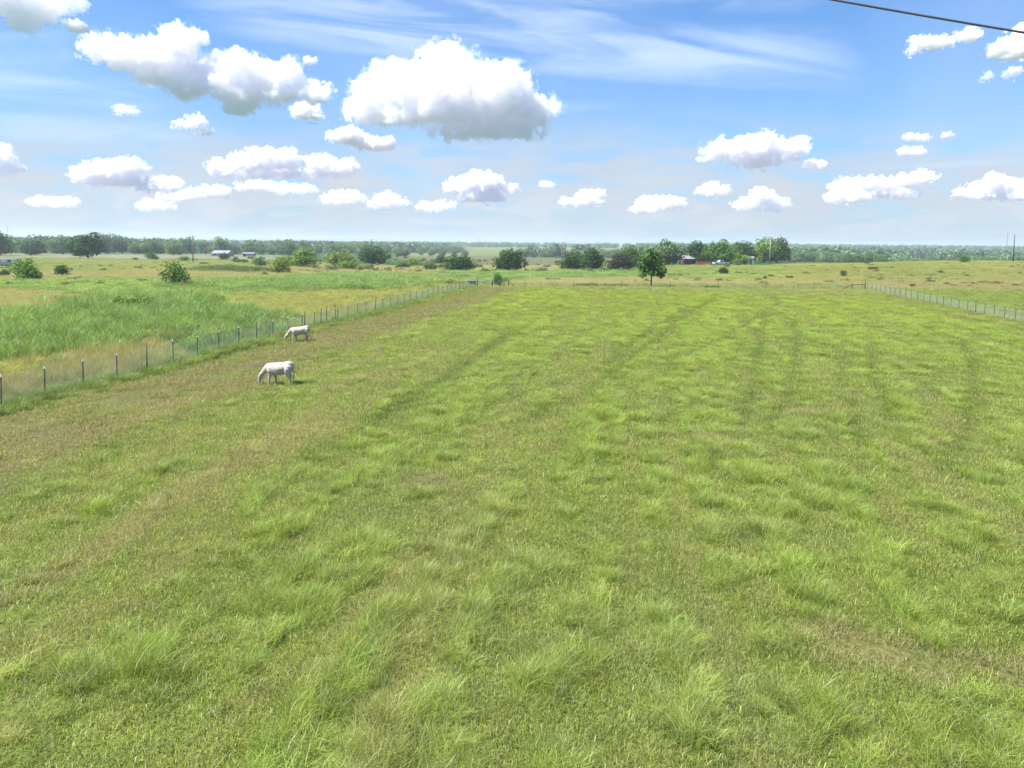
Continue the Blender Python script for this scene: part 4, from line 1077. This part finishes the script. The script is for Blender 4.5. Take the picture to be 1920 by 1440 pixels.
# the corner brace at the right end of the cross fence
br = empty('corner_brace', at(1597, 545.5)); tag(br, 'wooden brace with a rail and slanting strut at the right end of the cross fence', 'fence brace')
q0 = br.location; q1 = at(1622, 545.5)
MB().tube([(0, 0, -.2), (0, 0, 1.15)], .085, 8).build('post', WOODM, br, True)
d_ = q1 - q0
MB().tube([d_ + Vector((0, 0, -.2)), d_ + Vector((0, 0, 1.55))], .075, 8).build('post', WOODM, br, True)
MB().tube([Vector((0, 0, .98)), d_ + Vector((0, 0, .98))], .06, 7).build('rail', WOODM, br, True)
e_ = at(1577, 545.0) - q0
MB().tube([Vector((0, 0, 1.0)), e_ + Vector((0, 0, .08))], .06, 7).build('strut', WOODM, br, True)

# the gate at the left far corner
gp0, gp1 = at(895, 539.5), at(923, 539.5)
gt_ = empty('farm_gate', gp0); tag(gt_, 'wide thin wire filled gate between two posts at the far left corner of the pasture', 'gate')
d_ = gp1 - gp0
MB().tube([(0, 0, -.2), (0, 0, 1.7)], .07, 8).build('post', RUST, gt_, True)
MB().tube([d_ + Vector((0, 0, -.2)), d_ + Vector((0, 0, 1.35))], .075, 8).build('post', WOODM, gt_, True)
fr = MB(); n_ = d_.normalized(); u0 = n_ * .12; u1 = d_ - n_ * .12
for z in (.15, 1.15): fr.tube([u0 + Vector((0, 0, z)), u1 + Vector((0, 0, z))], .022, 6)
for t in (0, .5, 1): fr.tube([u0.lerp(u1, t) + Vector((0, 0, .15)), u0.lerp(u1, t) + Vector((0, 0, 1.15))], .022, 6)
fr.build('frame', paint('pale_pipe', (.45, .42, .38), .5, .3), gt_, True)
fl = MB()
for k in range(1, 20): fl.tube([u0.lerp(u1, k / 20) + Vector((0, 0, .15)), u0.lerp(u1, k / 20) + Vector((0, 0, 1.15))], .003, 4)
for k in range(1, 8): fl.tube([u0 + Vector((0, 0, .15 + k * .125)), u1 + Vector((0, 0, .15 + k * .125))], .003, 4)
fl.build('wire_infill', WIRE, gt_)
rp = tag(MB().tube([(0, 0, -.2), (0, 0, 1.75)], .06, 8).build('gate_post', RUST, None, True), 'tall reddish pipe post at the left end of the gate', 'post'); rp.location = at(892, 540)

# blue grey feeder against the fence corner
fd = empty('feed_trough', at(885, 540.5), 0, (.85, .85, .85)); tag(fd, 'blue grey metal hopper feeder standing at the far left fence corner', 'feeder')
FB = paint('blue_grey_metal', (.17, .19, .20), .5, .3, var=.15)
hp = MB(); hp.prism([(-.55, .75), (-.85, 1.35), (.75, 1.35), (.55, .75)], -.35, .35); hp.build('hopper', FB, fd)
MB().box((0, 0, 1.375), (1.66, .76, .05), bev=.01).build('lid', paint('pale_blue_lid', (.22, .25, .27), .5, .3), fd)
tr_ = MB(); tr_.prism([(-.7, .12), (-.75, .42), (.8, .42), (.75, .12)], -.45, .45); tr_.build('trough', paint('dark_tub', (.03, .04, .06), .6), fd)
for sx_ in (-.5, .5):
    for sy_ in (-.25, .25): MB().box((sx_, sy_, .40), (.05, .05, .8)).build('leg', FB, fd)
# wooden corner panel right of the gate
cp = empty('gate_brace', at(937, 540)); tag(cp, 'dark wooden corner posts with a strut leaning down to the right beside the gate', 'fence brace')
q0 = cp.location
for px, h_ in ((937, 1.2), (945, 1.25), (953, 1.2)):
    e_ = at(px, 540) - q0; MB().tube([e_ + Vector((0, 0, -.2)), e_ + Vector((0, 0, h_))], .065, 7).build('post', WOODM, cp, True)
e_ = at(953, 540) - q0; f_ = at(968, 540.5) - q0
MB().tube([e_ + Vector((0, 0, 1.1)), f_ + Vector((0, 0, .06))], .065, 7).build('strut', WOODM, cp, True)
MB().tube([Vector((-.1, 0, 1.05)), e_ + Vector((0, 0, 1.05))], .045, 7).build('rail', WOODM, cp, True)
# ------------------------------------------------------------------ the two grazing cattle
def coat_mat():
    m, nt, out = new_mat('cream_coat')
    b = N(nt, 'ShaderNodeBsdfPrincipled'); b.inputs['Roughness'].default_value = .85; b.inputs['Specular IOR Level'].default_value = .15
    tc = N(nt, 'ShaderNodeTexCoord'); n = N(nt, 'ShaderNodeTexNoise', i_Scale=2.4, i_Detail=6.0); nt.links.new(tc.outputs['Object'], n.inputs['Vector'])
    sp = N(nt, 'ShaderNodeSeparateXYZ'); nt.links.new(tc.outputs['Object'], sp.inputs[0])
    oi = N(nt, 'ShaderNodeObjectInfo')
    c = mix_rgb(nt, 'MIX', ramp(nt, n.outputs[0], .35, .7), (.50, .45, .395), (.42, .36, .29))
    c = mix_rgb(nt, 'MULTIPLY', 1.0, c, oi.outputs['Color'])
    # coat blends to tan towards the lower legs and belly
    c = mix_rgb(nt, 'MIX', math_n(nt, 'MULTIPLY', ramp(nt, math_n(nt, 'ADD', sp.outputs[2], math_n(nt, 'MULTIPLY', n.outputs[0], -.25)), .55, .05), .35), c, (.34, .27, .18))
    nt.links.new(c, b.inputs['Base Color']); nt.links.new(b.outputs[0], out.inputs[0])
    return m
COAT = coat_mat(); NOSE = paint('dark_muzzle', (.045, .035, .035), .5); HOOF = paint('hoof_horn', (.07, .055, .045), .6); EYE = paint('eye_dark', (.012, .01, .01), .15)

def cow_mesh():
    mb = MB()
    def loft(rings, n=16, fy=1.0, fz=1.0):      # ring: (x, y, z, half width, half height, axis tilt)
        vs = []; fs = []
        for (x, y, z, ry, rz, t) in rings:
            for k in range(n):
                a = 2 * math.pi * k / n
                oy, oz = ry * fy * math.cos(a), rz * math.sin(a) * (fz if math.sin(a) < 0 else 1)
                vs.append((x + oz * math.sin(t), y + oy, z + oz * math.cos(t)))
        for i in range(len(rings) - 1):
            for k in range(n): fs.append((i * n + k, i * n + (k + 1) % n, (i + 1) * n + (k + 1) % n, (i + 1) * n + k))
        fs += [tuple(range(n)), tuple(range((len(rings) - 1) * n, len(rings) * n))]
        mb.add(vs, fs)
    loft([(-.06, 0, .84, .05, .07, 0), (-.03, 0, .84, .12, .16, 0), (.07, 0, .83, .185, .245, 0), (.22, 0, .815, .225, .275, 0), (.42, 0, .82, .255, .285, 0), (.62, 0, .835, .27, .285, 0),
          (.80, 0, .865, .26, .275, 0), (.95, 0, .915, .235, .265, 0), (1.08, 0, .97, .215, .235, 0), (1.18, 0, .975, .17, .19, 0), (1.245, 0, .955, .09, .12, 0), (1.262, 0, .95, .03, .04, 0)], 16, 1.16, 1.2)
    loft([(.12, 0, .90, .14, .20, -.5), (.0, 0, .85, .125, .185, -.6), (-.11, 0, .765, .10, .155, -.75), (-.21, 0, .665, .082, .128, -.8), (-.30, 0, .57, .074, .108, -.8), (-.36, 0, .50, .06, .08, -.8)], 16, 1.1, 1.12)
    # head, pointing down and forward
    loft([(-.335, 0, .545, .05, .05, -1.25), (-.355, 0, .51, .10, .10, -1.25), (-.375, 0, .44, .108, .118, -1.28), (-.40, 0, .36, .10, .118, -1.3), (-.425, 0, .27, .082, .098, -1.32), (-.445, 0, .18, .056, .066, -1.35), (-.458, 0, .115, .056, .058, -1.4), (-.466, 0, .07, .052, .048, -1.45), (-.47, 0, .05, .03, .03, -1.5)])
    def limb(pts, lk=1.2): mb.tube([p[:3] for p in pts], [p[3] * lk for p in pts], 12)
    # near side is -y
    limb([(.16, -.11, .86, .13), (.17, -.145, .70, .115), (.17, -.135, .56, .082), (.145, -.13, .44, .060), (.125, -.13, .31, .052), (.105, -.13, .22, .036), (.075, -.13, .12, .036), (.055, -.13, .055, .040), (.04, -.13, .0, .048)])
    limb([(.18, .11, .86, .13), (.22, .145, .70, .115), (.26, .135, .56, .082), (.295, .13, .44, .060), (.325, .13, .31, .052), (.335, .13, .22, .036), (.345, .13, .12, .036), (.345, .13, .055, .040), (.34, .13, .0, .048)])
    limb([(1.06, -.10, .96, .17), (1.06, -.135, .80, .165), (1.04, -.14, .65, .125), (1.07, -.13, .53, .085), (1.145, -.125, .41, .058), (1.15, -.125, .34, .050), (1.125, -.125, .22, .038), (1.10, -.125, .11, .038), (1.085, -.125, .05, .042), (1.07, -.125, .0, .05)])
    limb([(1.05, .10, .96, .17), (1.02, .135, .80, .165), (.98, .14, .65, .125), (1.00, .13, .53, .085), (1.065, .125, .41, .058), (1.065, .125, .34, .050), (1.035, .125, .22, .038), (1.005, .125, .11, .038), (.99, .125, .05, .042), (.975, .125, .0, .05)])
    # tail, ears
    limb([(1.20, 0, 1.12, .05), (1.265, 0, 1.05, .034), (1.295, -.01, .90, .026), (1.305, -.02, .72, .022), (1.30, -.02, .56, .024), (1.30, -.02, .45, .038), (1.295, -.02, .36, .028), (1.29, -.02, .30, .012)])
    for s in (-1, 1):
        limb([(-.335, s * .06, .53, .030), (-.325, s * .11, .545, .040), (-.315, s * .18, .54, .05), (-.31, s * .25, .52, .024)])
        limb([(-.36, s * .02, .54, .04), (-.375, s * .01, .55, .03)])
    me = mb.mesh('cow_raw')
    o = bpy.data.objects.new('cow_raw', me); COL.objects.link(o)
    r = o.modifiers.new('r', 'REMESH'); r.mode = 'VOXEL'; r.voxel_size = .016
    s = o.modifiers.new('s', 'SMOOTH'); s.factor = .5; s.iterations = 5
    dg = bpy.context.evaluated_depsgraph_get(); dg.update()
    m2 = bpy.data.meshes.new_from_object(o.evaluated_get(dg)); bpy.data.objects.remove(o); bpy.data.meshes.remove(me)
    m2.name = 'cow'; m2.materials.clear()
    for q in (COAT, NOSE, HOOF): m2.materials.append(q)
    for p in m2.polygons:
        c = p.center; p.use_smooth = True
        if c.z < .045 and c.x > 0: p.material_index = 2
        elif c.x < -.40 and c.z < .125: p.material_index = 1
    return m2
CM = cow_mesh()
def cow(px, py, scale, rz, label, tint):
    p = at(px, py)
    o = link_mesh('cow', CM); o.scale = (scale,) * 3; o.rotation_euler = (0, 0, rz)
    c = Vector((.62, 0, 0)); c.rotate(Euler((0, 0, rz)))
    o.location = p - c * scale + Vector((0, 0, .01))
    o.color = (*tint, 1)
    tag(o, label, 'cow', 'grazing cattle')
    for s in (-1, 1):
        e = MB().tube([(-.405, s * .088, .395), (-.405, s * .108, .395)], [.034, .02], 8).build('eye', EYE, o, True)
        nn = MB().tube([(-.462, s * .028, .075), (-.49, s * .034, .072)], [.014, .008], 6).build('nostril', EYE, o, True)
    return o
cow(526, 722.5, 1.0, R(-6), 'cream white cow grazing with head down, the nearer one in the open pasture', (1, 1, 1))
cow(563.5, 640.5, .93, R(17), 'smaller cream cow with tan flank grazing against the wire fence', (1.0, .94, .88))
# ------------------------------------------------------------------ poles, lines, buildings, vehicles
POLEW = paint('pole_wood', (.20, .17, .14), .9, var=.25, scale=6); POLED = paint('dark_pole_wood', (.07, .06, .055), .9, var=.25, scale=6); GREYM = paint('grey_equipment', (.16, .17, .18), .5, .4); CERAM = paint('insulator', (.30, .25, .22), .3)
def pole(px, py, top, label, mat, arm=True, box=False, name='utility_pole', dist=None, h=None, rad=.17):
    p = at_dist(px, dist) if dist else at(px, py)
    h = h or (py - top) * p.y / F
    r = empty(name, p); tag(r, label, 'utility pole')
    MB().tube([(0, 0, -.3), (0, 0, h * .5), (0, 0, h)], [rad * 1.25, rad * 1.05, rad * .8], 9).build('pole', mat, r, True)
    if arm:
        MB().box((0, -.12, h - .55), (2.4, .11, .13)).build('crossarm', mat, r)
        for x in (-1.1, -.55, .55, 1.1): MB().tube([(x, -.12, h - .49), (x, -.12, h - .40), (x, -.12, h - .26)], [.05, .065, .04], 7).build('insulator', CERAM, r, True)
    else:
        MB().tube([(0, 0, h), (0, 0, h + .1), (0, 0, h + .25)], [.05, .07, .04], 7).build('insulator', CERAM, r, True)
    if box:
        MB().tube([(.32, -.1, h - 1.75), (.32, -.1, h - 1.65), (.32, -.1, h - .95), (.32, -.1, h - .85)], [.2, .24, .24, .18], 12).build('transformer', GREYM, r, True)
    return r, p + Vector((0, 0, h))
tops = []
for px, py, tp, lb, mt, arm, box in (
    (56.5, 480, 440, 'utility pole with a crossarm left of all others, rising before a round dark tree', POLEW, True, False),
    (362, 493, 441.5, 'second utility pole from the left, before the white roofed house', POLEW, True, True),
    (696.5, 498, 449, 'third utility pole, dark, standing in front of the dark round tree', POLED, False, True),
    (1053.5, 507, 454, 'fourth utility pole, weathered, left of two dark trees', POLEW, False, False),
    (1443, 495.5, 446, 'fifth utility pole, pale, against the big trees by the farmstead', paint('pale_pole', (.36, .33, .27), .9), False, True),
    (1899.5, 492, 440.5, 'last utility pole, tall and dark, near the right edge', POLED, False, False)):
    tops.append(pole(px, py, tp, lb, mt, arm, box)[1])
def catenary(a, b, sag, n=24):
    return [a.lerp(b, k / n) - Vector((0, 0, sag * 4 * (k / n) * (1 - k / n))) for k in range(n + 1)]
left_end = Vector((tops[0].x - 90, tops[0].y + 10, tops[0].z)); right_end = Vector((tops[-1].x + 90, tops[-1].y - 6, tops[-1].z))
LINEM = paint('line_wire', (.10, .10, .11), .5, .5)
mb = MB(); allt = [left_end] + tops + [right_end]
for k in range(len(allt) - 1):
    for dz in (.18, -.8): mb.tube(catenary(allt[k] + Vector((0, 0, dz)), allt[k + 1] + Vector((0, 0, dz)), .9), .012, 4, caps=False)
tag(mb.build('power_line', LINEM), 'two thin power wires strung along the row of utility poles', 'power line')
for px, d in ((1537.5, 430), (1637, 430), (1887, 430)):
    pole(px, 0, 0, {1537.5: 'small pale pole behind the crest, left of the three', 1637: 'small pale pole behind the crest, middle of the three', 1887: 'small pale pole behind the crest, next to the last tall pole'}[px], paint('pale_pole', (.36, .33, .27), .9), False, False, dist=d, h=6.2, rad=.12)
# heavy service cable crossing the top right corner, close to the drone
def on_ray(px, py, d): r_ = ray(px, py); return Vector((r_[0] * d, d, H + r_[2] * d))
ca, cb = on_ray(1560, 0, 9.0), on_ray(1920, 61, 8.2)
dv = (cb - ca); pts = []
for k in range(-40, 41):
    t = k / 4; p = ca + dv * t + Vector((0, 0, .018 * (t - .3) * (t - 1) + .0)); pts.append(p)
cable = MB().tube(pts, .0135, 8).build('service_cable', paint('black_cable', (.06, .055, .06), .6), None, True)
tag(cable, 'thick black overhead cable crossing the top right corner of the sky', 'cable')

# lattice towers on the horizon
TOW = paint('tower_steel', (.30, .31, .34), .6, .3)
def tower(px, dist, h, w, label):
    p = at_dist(px, dist); mb = MB(); n = 12
    for k in range(3):
        a = k * 2.094
        mb.tube([(w * math.cos(a), w * math.sin(a), 0), (w * .35 * math.cos(a), w * .35 * math.sin(a), h)], [.16, .12], 5)
    for j in range(n):
        t0, t1 = j / n, (j + 1) / n
        for k in range(3):
            a, b = k * 2.094, (k + 1) * 2.094; w0, w1 = w * (1 - .65 * t0), w * (1 - .65 * t1)
            mb.tube([(w0 * math.cos(a), w0 * math.sin(a), h * t0), (w1 * math.cos(b), w1 * math.sin(b), h * t1)], .08, 4)
    r = empty('lattice_tower', p); tag(r, label, 'tower')
    mb.build('lattice', TOW, r); MB().tube([(0, 0, h), (0, 0, h * 1.12)], .12, 5).build('antenna', TOW, r)
tower(1884.5, 1250, 44, 1.5, 'tall lattice tower on the horizon left of the last pole')
tower(16, 1500, 36, .8, 'thin mast on the horizon near the left edge')
tower(892, 1900, 30, 1.0, 'faint pylon on the horizon right of centre left')
tower(898, 1950, 24, 1.0, 'shorter faint pylon beside the one on the central horizon')

# ---- buildings
def gable(name, p, w, d, eave, ridge, wall, roof, label, cat, rz=0.0, over=.35, openings=()):
    r = empty(name, p, rz); tag(r, label, cat)
    MB().box((0, 0, eave / 2 - .15), (w, d, eave + .3)).build('wall', wall, r)
    ge = MB(); ge.prism([(-d / 2, eave), (d / 2, eave), (0, ridge - .12)], -w / 2 + .004, w / 2 - .004, axis='X'); ge.build('gable', wall, r)
    rf = MB()
    for s in (-1, 1):
        y0, y1 = s * (d / 2 + over), 0; z0, z1 = eave - over * (ridge - eave) / (d / 2), ridge
        prof = [(y0, z0), (y1, z1), (y1, z1 + .1), (y0, z0 + .1)]
        rf.prism(prof, -w / 2 - over, w / 2 + over, axis='X')
        for k in range(int(w / .6)): 
            x = -w / 2 - over + .3 + k * .6
            if x < w / 2 + over: rf.prism([(y0, z0 + .1), (y1, z1 + .1), (y1, z1 + .14), (y0, z0 + .14)], x, x + .05, axis='X')
    rf.build('roof', roof, r)
    for (nm, x, z, ww, hh, mat) in openings:
        f = MB().box((x, -d / 2 - .03, z), (ww, .06, hh)).build(nm, mat, r)
    return r
REDW = paint('red_board', (.16, .035, .03), .8, var=.2, scale=5); ROOFW = paint('white_roof_sheet', (.30, .28, .30), .45, .1, var=.1); DARK = paint('dark_opening', (.012, .012, .014), .9)
sh = gable('red_shed', at(1289, 496.5), 4.6, 4.2, 2.45, 3.55, REDW, ROOFW, 'small dark red shed with a white sheet roof by the farmstead trees', 'shed', R(6), openings=[('door', 1.7, 1.0, .9, 2.0, DARK), ('trim', -2.0, 1.5, .5, .12, ROOFW)])
for x in (-2.9, 2.9): MB().box((x * 0 + (2.75 if x > 0 else -2.75), -2.0, 1.1), (.12, .12, 2.3)).build('porch_post', REDW, sh)
CRM = paint('white_wall', (.30, .30, .29), .7); GRYW = paint('grey_wall', (.20, .20, .21), .8)
gable('storage_shed', at(1316, 494), 2.4, 2.4, 1.9, 2.6, CRM, ROOFW, 'little white shed behind the red car', 'shed', R(30), over=.15, openings=[('door', 0, .9, .8, 1.7, GRYW)])
gable('grey_outbuilding', at(1405, 495), 3.6, 3.2, 2.6, 3.3, GRYW, GRYW, 'grey outbuilding half hidden under the big trees', 'outbuilding', R(-20), over=.2, openings=[('door', .6, 1.0, 1.0, 2.0, DARK)])
gable('white_barn', at(1196, 499), 5.0, 5, 2.3, 3.2, CRM, ROOFW, 'pale low building between two trees left of the bare trunked tree', 'outbuilding', R(10), over=.2, openings=[('door', .5, 1.0, 1.2, 2.0, GRYW)])
gable('farm_house', at(418, 480.5), 10.0, 8, 1.8, 3.4, CRM, ROOFW, 'long white roofed house on the far pale field', 'house', R(-8), openings=[('window', -2.5, 1.3, 1.2, 1.0, DARK), ('window', 2.2, 1.3, 1.2, 1.0, DARK), ('door', 0, 1.0, 1.0, 2.0, GRYW)])
gable('white_outbuilding', at(467, 481), 6.5, 4, 1.8, 2.4, CRM, ROOFW, 'smaller white outbuilding right of the white roofed house', 'outbuilding', R(4), over=.2, openings=[('door', -2.0, .9, 1.3, 1.7, DARK)])
gable('far_shed', at(79, 474.5), 5, 4, 1.8, 2.6, CRM, ROOFW, 'tiny white shed in the trees right of the first pole', 'shed', 0, over=.2, openings=[('door', 0, .9, 1, 1.7, DARK)])
TANW = paint('tan_wall', (.50, .42, .33), .8); TILE = paint('dull_red_roof', (.33, .20, .17), .8); PALER = paint('pale_roof', (.62, .60, .58), .7)
for k, (px, w, wl, rf_, lb) in enumerate((
    (1785, 15, CRM, PALER, 'white house leftmost of the hamlet beyond the right crest'),
    (1797, 16, CRM, PALER, 'white house with a pale roof second in the hamlet'),
    (1813, 20, TANW, TILE, 'long house with a dull red roof in the hamlet'),
    (1838, 9, CRM, PALER, 'small white gabled house in the hamlet behind trees'),
    (1846, 8, CRM, PALER, 'tiny white house right of the small gabled one'),
    (1874, 16, CRM, PALER, 'pale roofed house left of the lattice tower foot'),
    (1893, 9, TANW, PALER, 'small tan house under the last pole'),
    (1912, 12, TANW, PALER, 'tan house at the right end of the hamlet'))):
    gable('house', at_dist(px, 1050 + 25 * (k % 3)), w, 9, 3.0, 5.5, wl, rf_, lb, 'house', R(-12 + 9 * (k % 4)), openings=[('window', -w * .25, 1.6, 1.4, 1.2, DARK), ('window', w * .25, 1.6, 1.4, 1.2, DARK), ('door', 0, 1.1, 1.1, 2.1, GRYW)])
    bpy.data.objects[[o.name for o in COL.objects if o.name.startswith('house') and o.parent is None][-1]].location.z += 5.0 * 0
gable('hill_house', at_dist(1541, 1900), 22, 12, 4.5, 8, CRM, PALER, 'white roofed building alone on the wooded ridge right of the big trees', 'house', 0)

# ---- vehicles
GLASS = paint('dark_glass', (.02, .025, .03), .08, 0, var=.05); TYRE = paint('tyre_rubber', (.018, .018, .018), .85); RIM = paint('rim_metal', (.45, .46, .47), .35, .7); LAMP = paint('lamp_glass', (.75, .73, .68), .2); TAIL = paint('tail_red', (.35, .02, .02), .3)
def wheel(parent, x, y, r, w):
    root = MB().tube([(x, y - w / 2, r), (x, y - w * .35, r), (x, y + w * .35, r), (x, y + w / 2, r)], [r * .9, r, r, r * .9], 18).build('wheel', TYRE, parent, True)
    MB().tube([(x, y - w / 2 - .012, r), (x, y + w / 2 + .012, r)], r * .58, 12).build('rim', RIM, root)
def side_body(prof, w, taper=0.0):
    """a car body shell: side outline with wheel arches, extruded, edges rounded"""
    mb = MB(); mb.prism(prof, -w / 2, w / 2)
    me = mb.mesh('body'); bm = bmesh.new(); bm.from_mesh(me)
    bmesh.ops.bevel(bm, geom=[e for e in bm.edges if abs(e.verts[0].co.y - e.verts[1].co.y) < 1e-4], offset=.05, segments=3, affect='EDGES')
    bm.to_mesh(me); bm.free(); me.polygons.foreach_set('use_smooth', [False] * len(me.polygons)); return me
def arch(cx, r, n=8, z0=.32): return [(cx + r * math.cos(math.pi * k / n), z0 + r * math.sin(math.pi * k / n)) for k in range(n + 1)]
def pickup(p, rz, label):
    r = empty('pickup_truck', p, rz); tag(r, label, 'pickup truck')
    W = paint('white_paint', (.50, .50, .50), .3, var=.03)
    a1, a2 = arch(1.72, .47, 8, .42), arch(-1.72, .47, 8, .42)
    prof = [(-2.8, .48)] + a2[::-1] + a1[::-1] + [(2.75, .46), (2.82, .75), (2.75, 1.08), (1.2, 1.18), (-.95, 1.18), (-2.8, 1.16)]
    bo = link_mesh('body', side_body(prof, 1.96), W, r)
    cab = MB(); y = .80
    pr = [(1.25, 1.17), (.55, 1.84), (-.55, 1.88), (-.92, 1.17)]
    vs = [(a, -.95 if z < 1.3 else -.76, z) for a, z in pr] + [(a, .95 if z < 1.3 else .76, z) for a, z in pr]
    cab.add(vs, [(0, 1, 5, 4), (1, 2, 6, 5), (2, 3, 7, 6), (3, 0, 4, 7), (3, 2, 1, 0), (4, 5, 6, 7)]); cab.build('cab', W, r)
    for s in (-1, 1):
        g1 = [(.98, 1.26), (.52, 1.74), (.06, 1.76), (.06, 1.26)]; g2 = [(-.02, 1.26), (-.02, 1.76), (-.48, 1.78), (-.74, 1.26)]
        for gl in (g1, g2):
            yy = lambda z: s * (.958 - (z - 1.17) / .70 * .19 + .004)
            mb = MB(); mb.add([(a, yy(z), z) for a, z in gl] + [(a, yy(z) + s * .012, z) for a, z in gl], [(0, 1, 2, 3), (7, 6, 5, 4), (0, 4, 5, 1), (1, 5, 6, 2), (2, 6, 7, 3), (3, 7, 4, 0)]); mb.build('window', GLASS, r)
        for x in (1.72, -1.72): wheel(r, x, s * .86, .40, .25)
        MB().box((2.80, s * .72, .92), (.06, .34, .18)).build('headlight', LAMP, r)
        MB().box((-2.81, s * .86, .95), (.05, .16, .3)).build('tail_light', TAIL, r)
    MB().box((-1.85, 0, 1.185), (1.7, 1.6, .03)).build('bed', paint('bed_liner', (.05, .05, .05), .8), r)
    MB().box((2.86, 0, .55), (.12, 1.9, .2), bev=.03).build('bumper', RIM, r); MB().box((-2.86, 0, .55), (.12, 1.9, .18), bev=.03).build('bumper', RIM, r)
    ws = MB(); ws.add([(1.19, -.84, 1.245), (1.19, .84, 1.245), (.62, .70, 1.79), (.62, -.70, 1.79)], [(0, 1, 2, 3)])
    wso = ws.build('windscreen', GLASS, r); wso.location = (.012, 0, .01)
    return r
def sedan(p, rz, label):
    r = empty('red_car', p, rz); tag(r, label, 'car')
    P_ = paint('red_paint', (.42, .015, .02), .3, var=.05)
    a1, a2 = arch(1.38, .36, 8, .33), arch(-1.35, .36, 8, .33)
    prof = [(-2.2, .38)] + a2[::-1] + a1[::-1] + [(2.2, .36), (2.28, .58), (2.1, .74), (1.0, .90), (-1.3, .95), (-2.15, .92), (-2.26, .65)]
    link_mesh('body', side_body(prof, 1.74), P_, r)
    pr = [(1.05, .90), (.30, 1.36), (-.75, 1.38), (-1.5, .94)]
    cab = MB(); vs = [(a, -.82 if z < 1.0 else -.60, z) for a, z in pr] + [(a, .82 if z < 1.0 else .60, z) for a, z in pr]
    cab.add(vs, [(0, 1, 5, 4), (1, 2, 6, 5), (2, 3, 7, 6), (3, 0, 4, 7), (3, 2, 1, 0), (4, 5, 6, 7)]); cab.build('cabin', P_, r)
    for s in (-1, 1):
        for gl in ([(.84, .97), (.26, 1.31), (-.18, 1.32), (-.18, .97)], [(-.26, .97), (-.26, 1.32), (-.72, 1.32), (-1.2, 1.0)]):
            yy = lambda z: s * (.83 - (z - .9) / .46 * .22 + .004)
            mb = MB(); mb.add([(a, yy(z), z) for a, z in gl] + [(a, yy(z) + s * .012, z) for a, z in gl], [(0, 1, 2, 3), (7, 6, 5, 4), (0, 4, 5, 1), (1, 5, 6, 2), (2, 6, 7, 3), (3, 7, 4, 0)]); mb.build('window', GLASS, r)
        for x in (1.38, -1.35): wheel(r, x, s * .77, .32, .2)
        MB().box((2.24, s * .62, .62), (.06, .3, .13)).build('headlight', LAMP, r); MB().box((-2.24, s * .62, .75), (.05, .3, .12)).build('tail_light', TAIL, r)
    return r
pickup(at(1351, 497.5), R(12), 'white crew pickup parked under the broad green tree')
sedan(at(1318, 497.5), R(-16), 'red car parked between the red shed and the white pickup')
# low flatbed trailer with a white covered load at the far left
tl = empty('covered_trailer', at(13, 501)); tl.rotation_euler = (0, 0, R(4)); tag(tl, 'low pale camper trailer with dark wheels parked behind the airy bush at the left edge', 'trailer')
PALE = paint('pale_trailer', (.38, .39, .40), .5, var=.12)
MB().prism([(-3.4, .75), (-3.2, 1.75), (-2.2, 2.25), (3.0, 2.3), (3.4, 1.6), (3.4, .75)], -1.1, 1.1).build('body', PALE, tl)
MB().box((-.2, -1.12, 1.25), (5.4, .04, .16)).build('stripe', paint('grey_stripe', (.15, .16, .18), .5), tl)
for x in (-1.4, 1.2): MB().box((x, -1.12, 1.75), (.9, .05, .45)).build('window', GLASS, tl)
MB().box((0, 0, .62), (7.2, 1.9, .22)).build('chassis', paint('chassis_black', (.02, .02, .022), .7), tl)
for x in (-1.0, -.1):
    for s in (-1, 1): wheel(tl, x, s * .95, .36, .24)
MB().tube([(-3.4, 0, .6), (-4.9, 0, .55)], .06, 6).build('drawbar', RIM, tl)
